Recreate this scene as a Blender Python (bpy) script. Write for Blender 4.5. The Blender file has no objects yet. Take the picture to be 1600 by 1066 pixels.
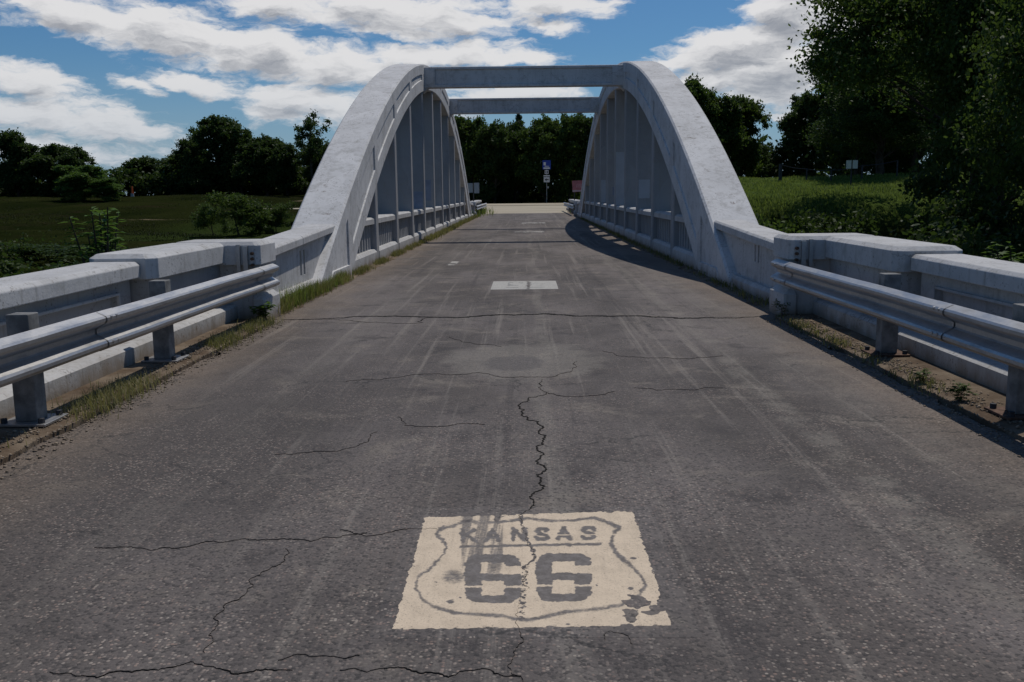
import bpy, math, random
import numpy as np
from mathutils import Vector
random.seed(7)
rng = np.random.default_rng(7)
scene = bpy.context.scene
COL = scene.collection
R = math.radians

# ------------------------------------------------------------------ camera
CAMX, CAMH = 0.03, 1.45
cam_d = bpy.data.cameras.new("camera")
cam = bpy.data.objects.new("camera", cam_d)
COL.objects.link(cam)
cam_d.sensor_width = 36.0
cam_d.lens = 1448 / 1600 * 36.0
cam_d.clip_start = 0.05
cam_d.clip_end = 6000
PITCH, YAW, ROLL = 0.1592, -0.0160, 0.0108
from mathutils import Matrix
M = Matrix.Rotation(-YAW, 4, 'Z') @ Matrix.Rotation(math.pi / 2 - PITCH, 4, 'X') @ Matrix.Rotation(-ROLL, 4, 'Z')
cam.matrix_world = Matrix.Translation((CAMX, 0, CAMH)) @ M
scene.camera = cam

# ------------------------------------------------------------------ light
SUN_TO = Vector((0.285, 0.455, 1.0)).normalized()
SUN_EL = math.asin(SUN_TO.z)
SUN_AZ = math.atan2(SUN_TO.x, SUN_TO.y)
sun_d = bpy.data.lights.new("sun", 'SUN')
sun_d.energy = 5.0
sun_d.angle = R(0.55)
sun_d.color = (1.0, 0.955, 0.89)
sun = bpy.data.objects.new("sun", sun_d)
COL.objects.link(sun)
sun.rotation_euler = SUN_TO.to_track_quat('Z', 'Y').to_euler()
sun.location = (20, 30, 60)

scene.view_settings.view_transform = 'Standard'
scene.view_settings.look = 'None'
scene.view_settings.gamma = 1
scene.view_settings.use_curve_mapping = False
scene.view_settings.exposure = -0.92
scene.cycles.max_bounces = 6
scene.cycles.use_denoising = True

CLOUDS = [(-0.4411, 0.1685, 0.0829, 0.0207, -0.244, 1), (-0.357, 0.1558, 0.1036, 0.0276, -0.209, 1), (-0.2609, 0.1392, 0.1036, 0.0262, -0.175, 1), (-0.1848, 0.1281, 0.0967, 0.0249, -0.07, 1), (-0.0926, 0.1412, 0.1036, 0.0152, 0.052, 1), (-0.0128, 0.1364, 0.0622, 0.0124, 0.0, 0.9), (-0.246, 0.1861, 0.076, 0.0166, -0.087, 1), (-0.131, 0.1801, 0.1174, 0.0249, -0.07, 1), (-0.0522, 0.1705, 0.0483, 0.0166, -0.105, 0.9), (0.034, 0.1855, 0.0691, 0.0152, -0.035, 1), (0.0207, 0.1673, 0.0414, 0.009, -0.14, 0.8), (-0.4863, 0.1094, 0.0587, 0.018, -0.209, 1), (-0.4596, 0.0738, 0.1312, 0.0276, -0.175, 0.85), (-0.4784, 0.0439, 0.0967, 0.0207, 0.0, 0.7), (-0.3809, 0.0631, 0.0552, 0.0152, -0.209, 0.8), (-0.4289, 0.0383, 0.1036, 0.0152, -0.07, 0.6), (-0.341, 0.1109, 0.0456, 0.0117, -0.14, 1), (-0.3867, 0.1061, 0.0311, 0.0083, -0.244, 0.8), (-0.2376, 0.098, 0.0622, 0.018, -0.14, 1), (-0.2575, 0.0814, 0.0483, 0.0138, 0.0, 0.8), (-0.1931, 0.0837, 0.0414, 0.0152, 0.0, 0.8), (-0.1468, 0.0935, 0.0552, 0.0207, 0.0, 0.8), (0.2709, 0.1712, 0.0518, 0.038, 0.0, 1.1), (0.2224, 0.1406, 0.076, 0.0262, 0.209, 1.1), (0.1717, 0.1347, 0.0483, 0.0152, 0.14, 1), (0.2605, 0.1175, 0.0829, 0.0318, 0.14, 1.1), (0.1978, 0.1138, 0.076, 0.0193, 0.0, 1), (0.2426, 0.0935, 0.0552, 0.0124, 0.0, 0.9), (0.3075, 0.1571, 0.0414, 0.0414, 0.0, 1), (0.2651, 0.0752, 0.0345, 0.0083, 0.0, 0.6), (-0.0132, 0.1026, 0.1105, 0.011, 0.0, 0.9), (-0.0536, 0.0933, 0.0622, 0.0138, 0.0, 0.9), (0.3666, 0.1416, 0.0829, 0.0414, 0.0, 0.9), (0.448, 0.158, 0.0829, 0.0414, 0.0, 0.8)]


def build_world():
    w = bpy.data.worlds.new("World")
    scene.world = w
    w.use_nodes = True
    nt = w.node_tree
    nt.nodes.clear()
    # ---- group: cloud density at (azimuth, elevation)
    g = bpy.data.node_groups.new("cloud_density", 'ShaderNodeTree')
    g.interface.new_socket("P", in_out='INPUT', socket_type='NodeSocketVector')
    g.interface.new_socket("D", in_out='OUTPUT', socket_type='NodeSocketFloat')
    N, L = g.nodes, g.links
    gi = N.new('NodeGroupInput')
    go = N.new('NodeGroupOutput')

    def math_(op, a=None, b=None, c=None, clamp=False):
        n = N.new('ShaderNodeMath')
        n.operation = op
        n.use_clamp = clamp
        for i, v in enumerate((a, b, c)):
            if v is None:
                continue
            if isinstance(v, (int, float)):
                n.inputs[i].default_value = v
            else:
                L.new(v, n.inputs[i])
        return n.outputs[0]
    P = gi.outputs[0]
    # warp
    sc = N.new('ShaderNodeVectorMath'); sc.operation = 'MULTIPLY'
    sc.inputs[1].default_value = (1.0, 2.0, 1.0)
    L.new(P, sc.inputs[0])
    nz = N.new('ShaderNodeTexNoise'); nz.inputs['Scale'].default_value = 16; nz.inputs['Detail'].default_value = 5
    nz.inputs['Roughness'].default_value = 0.6
    L.new(sc.outputs[0], nz.inputs['Vector'])
    sub = N.new('ShaderNodeVectorMath'); sub.operation = 'SUBTRACT'
    L.new(nz.outputs['Color'], sub.inputs[0]); sub.inputs[1].default_value = (0.5, 0.5, 0.5)
    mul = N.new('ShaderNodeVectorMath'); mul.operation = 'MULTIPLY'
    L.new(sub.outputs[0], mul.inputs[0]); mul.inputs[1].default_value = (0.055, 0.030, 0)
    add = N.new('ShaderNodeVectorMath'); add.operation = 'ADD'
    L.new(P, add.inputs[0]); L.new(mul.outputs[0], add.inputs[1])
    W = add.outputs[0]
    acc = None
    for (u, v, a, b, rot, wt) in CLOUDS:
        m = N.new('ShaderNodeMapping'); m.vector_type = 'TEXTURE'
        m.inputs['Location'].default_value = (u, v, 0)
        m.inputs['Rotation'].default_value = (0, 0, rot)
        m.inputs['Scale'].default_value = (a, b, 1)
        L.new(W, m.inputs['Vector'])
        ln = N.new('ShaderNodeVectorMath'); ln.operation = 'LENGTH'
        L.new(m.outputs[0], ln.inputs[0])
        # 1 - r^2 *.5
        f = math_('MULTIPLY_ADD', ln.outputs['Value'], -0.62 * wt, wt)
        acc = f if acc is None else math_('SMOOTH_MAX', acc, f, 0.18)
    # clouds over the rest of the sky, outside the part laid out above
    sep = N.new('ShaderNodeSeparateXYZ'); L.new(P, sep.inputs[0])
    az = math_('ABSOLUTE', sep.outputs[0])
    far1 = math_('MULTIPLY_ADD', az, 9.0, -5.2, True)
    far2 = math_('MULTIPLY_ADD', sep.outputs[1], 12.0, -2.55, True)
    far = math_('MAXIMUM', far1, far2)
    nb = N.new('ShaderNodeTexNoise'); nb.inputs['Scale'].default_value = 3.2; nb.inputs['Detail'].default_value = 6
    L.new(sc.outputs[0], nb.inputs['Vector'])
    big = math_('MULTIPLY_ADD', nb.outputs['Fac'], 5.0, -2.85)
    bigm = math_('MULTIPLY_ADD', far, 3.0, -3.0)
    big = math_('ADD', big, bigm)
    acc = math_('MAXIMUM', acc, big)
    nf = N.new('ShaderNodeTexNoise'); nf.inputs['Scale'].default_value = 26; nf.inputs['Detail'].default_value = 8
    nf.inputs['Roughness'].default_value = 0.62
    sf = N.new('ShaderNodeVectorMath'); sf.operation = 'MULTIPLY'; sf.inputs[1].default_value = (0.8, 2.7, 1.0)
    L.new(add.outputs[0], sf.inputs[0]); L.new(sf.outputs[0], nf.inputs['Vector'])
    n2 = math_('MULTIPLY_ADD', nf.outputs['Fac'], 1.25, -0.62)
    L.new(math_('ADD', acc, n2), go.inputs[0])

    N, L = nt.nodes, nt.links
    tc = N.new('ShaderNodeTexCoord')
    sp = N.new('ShaderNodeSeparateXYZ'); L.new(tc.outputs['Generated'], sp.inputs[0])
    az = N.new('ShaderNodeMath'); az.operation = 'ARCTAN2'
    L.new(sp.outputs[0], az.inputs[0]); L.new(sp.outputs[1], az.inputs[1])
    el = N.new('ShaderNodeMath'); el.operation = 'ARCSINE'; L.new(sp.outputs[2], el.inputs[0])
    cb = N.new('ShaderNodeCombineXYZ'); L.new(az.outputs[0], cb.inputs[0]); L.new(el.outputs[0], cb.inputs[1])
    g1 = N.new('ShaderNodeGroup'); g1.node_tree = g; L.new(cb.outputs[0], g1.inputs[0])
    off = N.new('ShaderNodeVectorMath'); off.operation = 'ADD'; off.inputs[1].default_value = (0.004, 0.013, 0)
    L.new(cb.outputs[0], off.inputs[0])
    g2 = N.new('ShaderNodeGroup'); g2.node_tree = g; L.new(off.outputs[0], g2.inputs[0])
    cov = N.new('ShaderNodeMapRange'); cov.interpolation_type = 'SMOOTHSTEP'
    cov.inputs['From Min'].default_value = 0.28; cov.inputs['From Max'].default_value = 0.66
    L.new(g1.outputs[0], cov.inputs['Value'])
    shade = N.new('ShaderNodeMapRange'); shade.interpolation_type = 'SMOOTHSTEP'
    shade.inputs['From Min'].default_value = 0.50; shade.inputs['From Max'].default_value = 1.16
    L.new(g2.outputs[0], shade.inputs['Value'])
    cr = N.new('ShaderNodeMix'); cr.data_type = 'RGBA'
    cr.inputs[6].default_value = CLOUD_BRIGHT
    cr.inputs[7].default_value = CLOUD_GREY
    L.new(shade.outputs[0], cr.inputs[0])
    sky = N.new('ShaderNodeTexSky'); sky.sky_type = 'NISHITA'; sky.sun_disc = False
    sky.sun_elevation = SUN_EL; sky.sun_rotation = SUN_AZ
    sky.air_density = 1.0; sky.dust_density = 0.4; sky.ozone_density = 2.2
    tint = N.new('ShaderNodeMix'); tint.data_type = 'RGBA'; tint.blend_type = 'MULTIPLY'
    tint.inputs[0].default_value = 1.0
    tint.inputs[7].default_value = SKY_TINT
    L.new(sky.outputs[0], tint.inputs[6])
    ab = N.new('ShaderNodeMath'); ab.operation = 'ABSOLUTE'; L.new(el.outputs[0], ab.inputs[0])
    ex = N.new('ShaderNodeMapRange'); ex.interpolation_type = 'SMOOTHSTEP'
    ex.inputs['From Min'].default_value = -0.05; ex.inputs['From Max'].default_value = 0.15
    ex.inputs['To Min'].default_value = 0.95; ex.inputs['To Max'].default_value = 0.0
    L.new(ab.outputs[0], ex.inputs['Value'])
    hz = N.new('ShaderNodeMix'); hz.data_type = 'RGBA'
    hz.inputs[7].default_value = tuple(c / 0.104 for c in HORIZON_AIR[:3]) + (1,)
    L.new(ex.outputs[0], hz.inputs[0]); L.new(tint.outputs[2], hz.inputs[6])
    b1 = N.new('ShaderNodeBackground'); b1.inputs['Strength'].default_value = 0.104
    L.new(hz.outputs[2], b1.inputs['Color'])
    cz = N.new('ShaderNodeMix'); cz.data_type = 'RGBA'
    cz.inputs[7].default_value = HORIZON_AIR
    cf = N.new('ShaderNodeMath'); cf.operation = 'MULTIPLY'; cf.inputs[1].default_value = 0.72
    L.new(ex.outputs[0], cf.inputs[0]); L.new(cf.outputs[0], cz.inputs[0]); L.new(cr.outputs[2], cz.inputs[6])
    b2 = N.new('ShaderNodeBackground'); b2.inputs['Strength'].default_value = 1.0
    L.new(cz.outputs[2], b2.inputs['Color'])
    # no clouds below the horizon
    ms = N.new('ShaderNodeMixShader')
    mh = N.new('ShaderNodeMath'); mh.operation = 'GREATER_THAN'; mh.inputs[1].default_value = -0.02
    L.new(el.outputs[0], mh.inputs[0])
    mm = N.new('ShaderNodeMath'); mm.operation = 'MULTIPLY'
    L.new(cov.outputs[0], mm.inputs[0]); L.new(mh.outputs[0], mm.inputs[1])
    mm2 = N.new('ShaderNodeMath'); mm2.operation = 'MULTIPLY'; mm2.inputs[1].default_value = 0.96
    L.new(mm.outputs[0], mm2.inputs[0])
    L.new(mm2.outputs[0], ms.inputs[0])
    L.new(b1.outputs[0], ms.inputs[1]); L.new(b2.outputs[0], ms.inputs[2])
    out = N.new('ShaderNodeOutputWorld'); L.new(ms.outputs[0], out.inputs['Surface'])
    w.cycles.sampling_method = 'MANUAL'
    w.cycles.sample_map_resolution = 512


CLOUD_BRIGHT = (1.42, 1.405, 1.41, 1)
CLOUD_GREY = (0.56, 0.59, 0.66, 1)
HORIZON_AIR = (0.50, 0.68, 0.89, 1)
SKY_TINT = (0.52, 0.86, 1.16, 1)
build_world()

# ------------------------------------------------------------------ helpers


class MB:
    """collects polygons, then links them as one mesh object"""

    def __init__(self):
        self.v, self.f = [], []

    def add(self, vs, fs):
        b = len(self.v)
        self.v += [tuple(p) for p in vs]
        self.f += [tuple(b + i for i in q) for q in fs]
        return self

    def box(self, x0, x1, y0, y1, z0, z1):
        x0, x1 = min(x0, x1), max(x0, x1)
        y0, y1 = min(y0, y1), max(y0, y1)
        vs = [(x0, y0, z0), (x1, y0, z0), (x1, y1, z0), (x0, y1, z0), (x0, y0, z1), (x1, y0, z1), (x1, y1, z1), (x0, y1, z1)]
        return self.add(vs, [(0, 3, 2, 1), (4, 5, 6, 7), (0, 1, 5, 4), (1, 2, 6, 5), (2, 3, 7, 6), (3, 0, 4, 7)])

    def rings(self, rings, caps=True, closed=True):
        """list of equal-length rings of points -> skin"""
        n = len(rings[0])
        vs = [p for r in rings for p in r]
        fs = []
        for k in range(len(rings) - 1):
            for i in range(n if closed else n - 1):
                j = (i + 1) % n
                fs.append((k * n + i, k * n + j, (k + 1) * n + j, (k + 1) * n + i))
        if caps:
            fs.append(tuple(range(n))[::-1])
            fs.append(tuple((len(rings) - 1) * n + i for i in range(n)))
        return self.add(vs, fs)

    def tube(self, pts, rad, n=6, caps=True):
        rs = []
        pts = [Vector(p) for p in pts]
        if isinstance(rad, (int, float)):
            rad = [rad] * len(pts)
        for i, p in enumerate(pts):
            d = (pts[min(i + 1, len(pts) - 1)] - pts[max(i - 1, 0)])
            if d.length < 1e-9:
                d = Vector((0, 0, 1))
            d.normalize()
            a = d.orthogonal() if i == 0 else (a - d * a.dot(d))
            a.normalize()
            b = d.cross(a)
            rs.append([p + (a * math.cos(t) + b * math.sin(t)) * rad[i] for t in [2 * math.pi * k / n for k in range(n)]])
        return self.rings(rs, caps)

    def build(self, name, mat, parent=None, bevel=0.0, seg=2, smooth=None, recalc=True):
        me = bpy.data.meshes.new(name)
        me.from_pydata([tuple(p) for p in self.v], [], self.f)
        if recalc:
            import bmesh
            bm = bmesh.new(); bm.from_mesh(me)
            bmesh.ops.recalc_face_normals(bm, faces=bm.faces)
            bm.to_mesh(me); bm.free()
        return link(name, me, mat, parent, bevel, seg, smooth)


def link(name, me, mat, parent=None, bevel=0.0, seg=2, smooth=None):
    if mat is not None:
        me.materials.append(mat)
    if smooth is not None:
        me.polygons.foreach_set('use_smooth', [True] * len(me.polygons))
        if smooth < 179:
            me.set_sharp_from_angle(angle=R(smooth))
    o = bpy.data.objects.new(name, me)
    COL.objects.link(o)
    if parent is not None:
        o.parent = parent
    if bevel > 0:
        m = o.modifiers.new('bevel', 'BEVEL')
        m.width = bevel; m.segments = seg; m.limit_method = 'ANGLE'; m.angle_limit = R(35)
        m.harden_normals = False
    return o


def tag(o, label=None, cat=None, group=None, kind=None):
    if label: o['label'] = label
    if cat: o['category'] = cat
    if group: o['group'] = group
    if kind: o['kind'] = kind
    return o


def empty(name, loc=(0, 0, 0), label=None, cat=None, group=None):
    o = bpy.data.objects.new(name, None)
    COL.objects.link(o)
    o.location = loc
    o.empty_display_size = 0.2
    return tag(o, label, cat, group)


def copy_tree(o, parent=None):
    c = o.copy()
    COL.objects.link(c)
    c.parent = parent
    for ch in list(o.children):
        copy_tree(ch, c)
    return c


def np_mesh(name, verts, faces4):
    """fast mesh from numpy arrays; faces4 is (n,k)"""
    me = bpy.data.meshes.new(name)
    n, k = faces4.shape
    me.vertices.add(len(verts))
    me.vertices.foreach_set('co', np.ascontiguousarray(verts, dtype=np.float32).ravel())
    me.loops.add(n * k)
    me.loops.foreach_set('vertex_index', np.ascontiguousarray(faces4, dtype=np.int32).ravel())
    me.polygons.add(n)
    me.polygons.foreach_set('loop_start', np.arange(0, n * k, k, dtype=np.int32))
    me.polygons.foreach_set('loop_total', np.full(n, k, dtype=np.int32))
    me.update(calc_edges=True)
    me.validate()
    return me


def smooth01(t):
    t = np.clip(t, 0, 1)
    return t * t * (3 - 2 * t)


# ------------------------------------------------------------------ materials
class NT:
    def __init__(self, name):
        self.m = bpy.data.materials.new(name)
        self.m.use_nodes = True
        self.t = self.m.node_tree
        self.N, self.L = self.t.nodes, self.t.links
        self.bsdf = self.N['Principled BSDF']
        self.out = self.N['Material Output']
        self._pos = None

    def set(self, sock, v):
        if isinstance(v, bpy.types.NodeSocket):
            self.L.new(v, sock)
        elif isinstance(v, tuple) and len(v) == 3 and sock.type == 'RGBA':
            sock.default_value = (*v, 1)
        else:
            sock.default_value = v

    def pos(self):
        if self._pos is None:
            self._pos = self.N.new('ShaderNodeNewGeometry')
        return self._pos.outputs['Position']

    def normal(self):
        self.pos()
        return self._pos.outputs['Normal']

    def island(self):
        self.pos()
        return self._pos.outputs['Random Per Island']

    def xyz(self, v):
        n = self.N.new('ShaderNodeSeparateXYZ'); self.set(n.inputs[0], v)
        return n.outputs

    def scaled(self, v, s, rot=(0, 0, 0), loc=(0, 0, 0)):
        n = self.N.new('ShaderNodeMapping')
        self.set(n.inputs['Vector'], v)
        n.inputs['Scale'].default_value = s
        n.inputs['Rotation'].default_value = rot
        n.inputs['Location'].default_value = loc
        return n.outputs[0]

    def noise(self, v, scale, detail=4, rough=0.55, dist=0.0, color=False):
        n = self.N.new('ShaderNodeTexNoise')
        self.set(n.inputs['Vector'], v)
        n.inputs['Scale'].default_value = scale
        n.inputs['Detail'].default_value = detail
        n.inputs['Roughness'].default_value = rough
        n.inputs['Distortion'].default_value = dist
        return n.outputs['Color' if color else 'Fac']

    def vor(self, v, scale, feature='F1', out='Distance', rand=1.0):
        n = self.N.new('ShaderNodeTexVoronoi')
        n.feature = feature
        self.set(n.inputs['Vector'], v)
        n.inputs['Scale'].default_value = scale
        n.inputs['Randomness'].default_value = rand
        return n.outputs[out]

    def math(self, op, a, b=0.0, c=0.0, clamp=False):
        n = self.N.new('ShaderNodeMath'); n.operation = op; n.use_clamp = clamp
        for i, v in enumerate((a, b, c)):
            self.set(n.inputs[i], v)
        return n.outputs[0]

    def ramp(self, v, lo, hi, a=0.0, b=1.0, smooth=True):
        n = self.N.new('ShaderNodeMapRange')
        if smooth: n.interpolation_type = 'SMOOTHSTEP'
        self.set(n.inputs['Value'], v)
        n.inputs['From Min'].default_value = lo; n.inputs['From Max'].default_value = hi
        n.inputs['To Min'].default_value = a; n.inputs['To Max'].default_value = b
        return n.outputs[0]

    def mix(self, f, a, b, blend='MIX'):
        n = self.N.new('ShaderNodeMix'); n.data_type = 'RGBA'; n.blend_type = blend
        self.set(n.inputs[0], f); self.set(n.inputs[6], a); self.set(n.inputs[7], b)
        return n.outputs[2]

    def bump(self, h, strength=0.3, dist=0.01, normal=None):
        n = self.N.new('ShaderNodeBump')
        n.inputs['Strength'].default_value = strength
        n.inputs['Distance'].default_value = dist
        self.set(n.inputs['Height'], h)
        if normal is not None: self.L.new(normal, n.inputs['Normal'])
        return n.outputs[0]

    def finish(self, color, rough=0.8, normal=None, metallic=0.0, spec=0.3):
        self.set(self.bsdf.inputs['Base Color'], color)
        self.set(self.bsdf.inputs['Roughness'], rough)
        self.set(self.bsdf.inputs['Metallic'], metallic)
        self.bsdf.inputs['Specular IOR Level'].default_value = spec
        if normal is not None: self.L.new(normal, self.bsdf.inputs['Normal'])
        return self.m


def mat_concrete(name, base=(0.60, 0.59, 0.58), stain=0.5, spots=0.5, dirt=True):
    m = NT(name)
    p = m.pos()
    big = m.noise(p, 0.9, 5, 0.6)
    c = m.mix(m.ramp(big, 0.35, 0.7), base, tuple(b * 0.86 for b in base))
    mid = m.noise(p, 6.0, 6, 0.65)
    c = m.mix(m.ramp(mid, 0.48, 0.70, 0, 0.6), c, (0.35, 0.34, 0.32))
    bl0 = m.noise(p, 2.6, 8, 0.72, 0.8)
    c = m.mix(m.ramp(bl0, 0.54, 0.66, 0, 0.42), c, (0.31, 0.295, 0.27))
    # brushed-on repaint patches, slightly different white
    v = m.noise(m.scaled(p, (1, 0.6, 0.6)), 1.7, 1, 0.3)
    c = m.mix(m.ramp(v, 0.56, 0.58, 0, 0.35, False), c, tuple(min(1, b * 1.13) for b in base))
    # vertical rain streaks
    st = m.noise(m.scaled(p, (7.0, 7.0, 0.5)), 2.2, 5, 0.6)
    c = m.mix(m.ramp(st, 0.52, 0.74, 0, 0.7 * stain), c, (0.27, 0.255, 0.23))
    # fine grime specks and chips
    sp = m.noise(p, 34.0, 3, 0.6)
    gate = m.noise(p, 2.3, 3, 0.6)
    s = m.math('MULTIPLY', m.ramp(sp, 0.585, 0.66), m.ramp(gate, 0.42, 0.60))
    c = m.mix(m.math('MULTIPLY', s, 0.75 * spots), c, (0.12, 0.105, 0.09))
    # dark blotches and short cracks on faces that look up
    nz = m.xyz(m.normal())[2]
    up = m.ramp(nz, 0.25, 0.6)
    bl = m.noise(m.scaled(p, (1, 1, 1)), 5.0, 8, 0.75, 0.6)
    bb = m.math('MULTIPLY', up, m.ramp(bl, 0.585, 0.67))
    c = m.mix(m.math('MULTIPLY', bb, 0.8 * spots), c, (0.17, 0.135, 0.11))
    cell = m.vor(m.scaled(p, (1, 1, 1)), 5.5, 'F1')
    dot = m.math('MULTIPLY', m.ramp(cell, 0.045, 0.075, 1, 0), m.ramp(m.noise(p, 1.4, 2), 0.42, 0.56))
    c = m.mix(m.math('MULTIPLY', dot, 0.8 * spots), c, (0.10, 0.09, 0.08))
    # shrinkage cracks and rust runs
    wv = m.N.new('ShaderNodeVectorMath'); wv.operation = 'ADD'
    wsc = m.N.new('ShaderNodeVectorMath'); wsc.operation = 'SCALE'; wsc.inputs['Scale'].default_value = 0.35
    m.L.new(m.noise(p, 1.8, 5, 0.7, color=True), wsc.inputs[0]); m.L.new(p, wv.inputs[0]); m.L.new(wsc.outputs[0], wv.inputs[1])
    ck = m.vor(m.scaled(wv.outputs[0], (0.35, 1, 1)), 1.25, 'DISTANCE_TO_EDGE')
    c = m.mix(m.math('MULTIPLY', m.ramp(ck, 0.002, 0.009, 1, 0), m.ramp(m.noise(p, 0.8, 3), 0.50, 0.62, 0, 0.45 * spots)), c, (0.10, 0.085, 0.07))
    ru = m.noise(m.scaled(p, (3.0, 3.0, 0.6)), 2.0, 7, 0.72, 0.4)
    c = m.mix(m.ramp(ru, 0.63, 0.72, 0, 0.55 * stain), c, (0.25, 0.155, 0.09))
    if dirt:
        z = m.xyz(p)[2]
        zn = m.math('ADD', z, m.math('MULTIPLY', m.noise(m.scaled(p, (1, 1, 0.4)), 4.0, 5, 0.7), -0.32))
        d = m.ramp(zn, -0.16, 0.06, 0.85, 0.0)
        c = m.mix(d, c, (0.20, 0.145, 0.09))
    h = m.math('ADD', m.math('MULTIPLY', m.noise(p, 9, 6, 0.7), 0.8), m.math('MULTIPLY', m.noise(p, 60, 3, 0.6), 0.25))
    return m.finish(c, 0.82, m.bump(h, 0.55, 0.012), spec=0.2)


def asphalt_color(m, p):
    """returns colour, height"""
    X, Y, Z = m.xyz(p)
    flat = m.scaled(p, (1, 1, 0))
    big = m.noise(m.scaled(flat, (1, 0.35, 1)), 0.7, 6, 0.62)
    c = m.mix(m.ramp(big, 0.3, 0.72), (0.061, 0.053, 0.049), (0.190, 0.164, 0.152))
    lg = m.noise(m.scaled(flat, (1, 0.6, 1), loc=(3, 9, 0)), 0.33, 4, 0.6)
    c = m.mix(m.ramp(lg, 0.45, 0.68, 0, 0.55), c, (0.070, 0.058, 0.050))
    c = m.mix(m.ramp(lg, 0.30, 0.45, 0.45, 0), c, (0.185, 0.155, 0.135))
    pat = m.noise(flat, 1.9, 7, 0.68, 0.5)
    c = m.mix(m.ramp(pat, 0.52, 0.70, 0, 0.75), c, (0.225, 0.192, 0.158))
    pat2 = m.noise(m.scaled(flat, (1, 1, 1), loc=(31, 7, 0)), 2.6, 6, 0.65)
    c = m.mix(m.ramp(pat2, 0.52, 0.70, 0, 0.75), c, (0.042, 0.037, 0.038))
    # tyre streaks along the road
    st = m.noise(m.scaled(flat, (5.0, 0.10, 1)), 1.6, 6, 0.65)
    c = m.mix(m.ramp(st, 0.53, 0.70, 0, 0.7), c, (0.25, 0.22, 0.19))
    st2 = m.noise(m.scaled(flat, (3.1, 0.07, 1), loc=(4.3, 0, 0)), 1.3, 5, 0.6)
    c = m.mix(m.ramp(st2, 0.56, 0.72, 0, 0.65), c, (0.038, 0.034, 0.036))
    wob = m.math('MULTIPLY', m.math('SUBTRACT', m.noise(m.scaled(flat, (0, 1, 0)), 0.25, 2), 0.5), 0.7)
    for cx, wd, amt in ((0.18, 0.07, 0.38), (1.78, 0.11, 0.45), (-1.72, 0.16, 0.22), (2.35, 0.2, 0.25)):
        d = m.math('ABSOLUTE', m.math('SUBTRACT', m.math('ADD', X, wob), cx))
        k = m.math('MULTIPLY', m.ramp(d, wd * 0.4, wd * 1.3, amt, 0), m.ramp(m.noise(flat, 3.5, 5, 0.7), 0.38, 0.6, 0.1, 1))
        c = m.mix(k, c, (0.25, 0.225, 0.19))
    nw = m.math('MULTIPLY', m.ramp(m.math('ADD', X, m.math('MULTIPLY', m.noise(flat, 0.7, 5, 0.6), 1.6)), -1.1, 0.4, 0.62, 0.0), m.ramp(m.math('ADD', Y, m.math('MULTIPLY', m.noise(flat, 0.5, 4), 3.0)), 6.5, 11.0, 1.0, 0.15))
    c = m.mix(nw, c, (0.072, 0.062, 0.056))
    # pale worn oval with a dark centre
    ox = m.math('POWER', m.math('DIVIDE', m.math('SUBTRACT', X, 0.0), 0.75), 2.0)
    oy = m.math('POWER', m.math('DIVIDE', m.math('SUBTRACT', Y, 8.0), 0.95), 2.0)
    ov = m.math('ADD', m.math('ADD', ox, oy), m.math('MULTIPLY', m.math('SUBTRACT', m.noise(flat, 2.8, 6, 0.7), 0.5), 1.8))
    c = m.mix(m.ramp(ov, 0.5, 1.1, 0.45, 0), c, (0.26, 0.235, 0.20))
    ix = m.math('POWER', m.math('DIVIDE', m.math('ADD', X, 0.08), 0.30), 2.0)
    iy = m.math('POWER', m.math('DIVIDE', m.math('SUBTRACT', Y, 7.85), 0.42), 2.0)
    iv = m.math('ADD', m.math('ADD', ix, iy), m.math('MULTIPLY', m.math('SUBTRACT', m.noise(flat, 4.0, 5, 0.7), 0.5), 1.5))
    c = m.mix(m.ramp(iv, 0.4, 1.0, 0.6, 0), c, (0.085, 0.078, 0.078))
    # soil washed in along the edges
    ax = m.math('ABSOLUTE', X)
    e = m.math('ADD', ax, m.math('MULTIPLY', m.noise(flat, 0.8, 6, 0.65), 1.6))
    c = m.mix(m.ramp(e, 2.9, 3.9, 0, 0.55), c, (0.235, 0.175, 0.125))
    # fine aggregate: single stones, coarser and barer on the approach
    rough = m.ramp(m.math('ADD', Y, m.math('MULTIPLY', m.noise(flat, 1.0, 4), 6)), 6.0, 11.0, 1.0, 0.55)
    vc = m.vor(flat, 80.0, 'F1', 'Color')
    vr = m.xyz(vc)[0]
    vd = m.vor(flat, 80.0, 'F1', 'Distance')
    stone = m.math('MULTIPLY', m.ramp(vr, 0.62, 0.95), m.ramp(vd, 0.35, 0.6, 1, 0))
    bare = m.ramp(m.noise(flat, 1.3, 5, 0.7), 0.38, 0.62, 0.25, 1.0)
    k = m.math('MULTIPLY', m.math('MULTIPLY', stone, bare), m.math('MULTIPLY', rough, 0.95))
    scol = m.mix(m.xyz(vc)[1], (0.40, 0.35, 0.295), (0.27, 0.18, 0.145))
    c = m.mix(k, c, scol)
    dk = m.math('MULTIPLY', m.ramp(vr, 0.0, 0.4, 1, 0), m.math('MULTIPLY', rough, 0.8))
    c = m.mix(dk, c, (0.035, 0.033, 0.033))
    g = m.noise(flat, 260, 2, 0.6)
    c = m.mix(m.ramp(g, 0.35, 0.7, 0, 0.35), c, (0.15, 0.132, 0.118))
    # network of hairline cracks
    nd = m.N.new('ShaderNodeVectorMath'); nd.operation = 'ADD'
    ns = m.N.new('ShaderNodeVectorMath'); ns.operation = 'SCALE'; ns.inputs['Scale'].default_value = 0.5
    m.L.new(m.noise(flat, 2.2, 5, 0.7, color=True), ns.inputs[0])
    m.L.new(flat, nd.inputs[0]); m.L.new(ns.outputs[0], nd.inputs[1])
    hc = m.vor(nd.outputs[0], 0.95, 'DISTANCE_TO_EDGE')
    hg = m.ramp(m.noise(flat, 0.55, 3), 0.48, 0.58)
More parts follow.
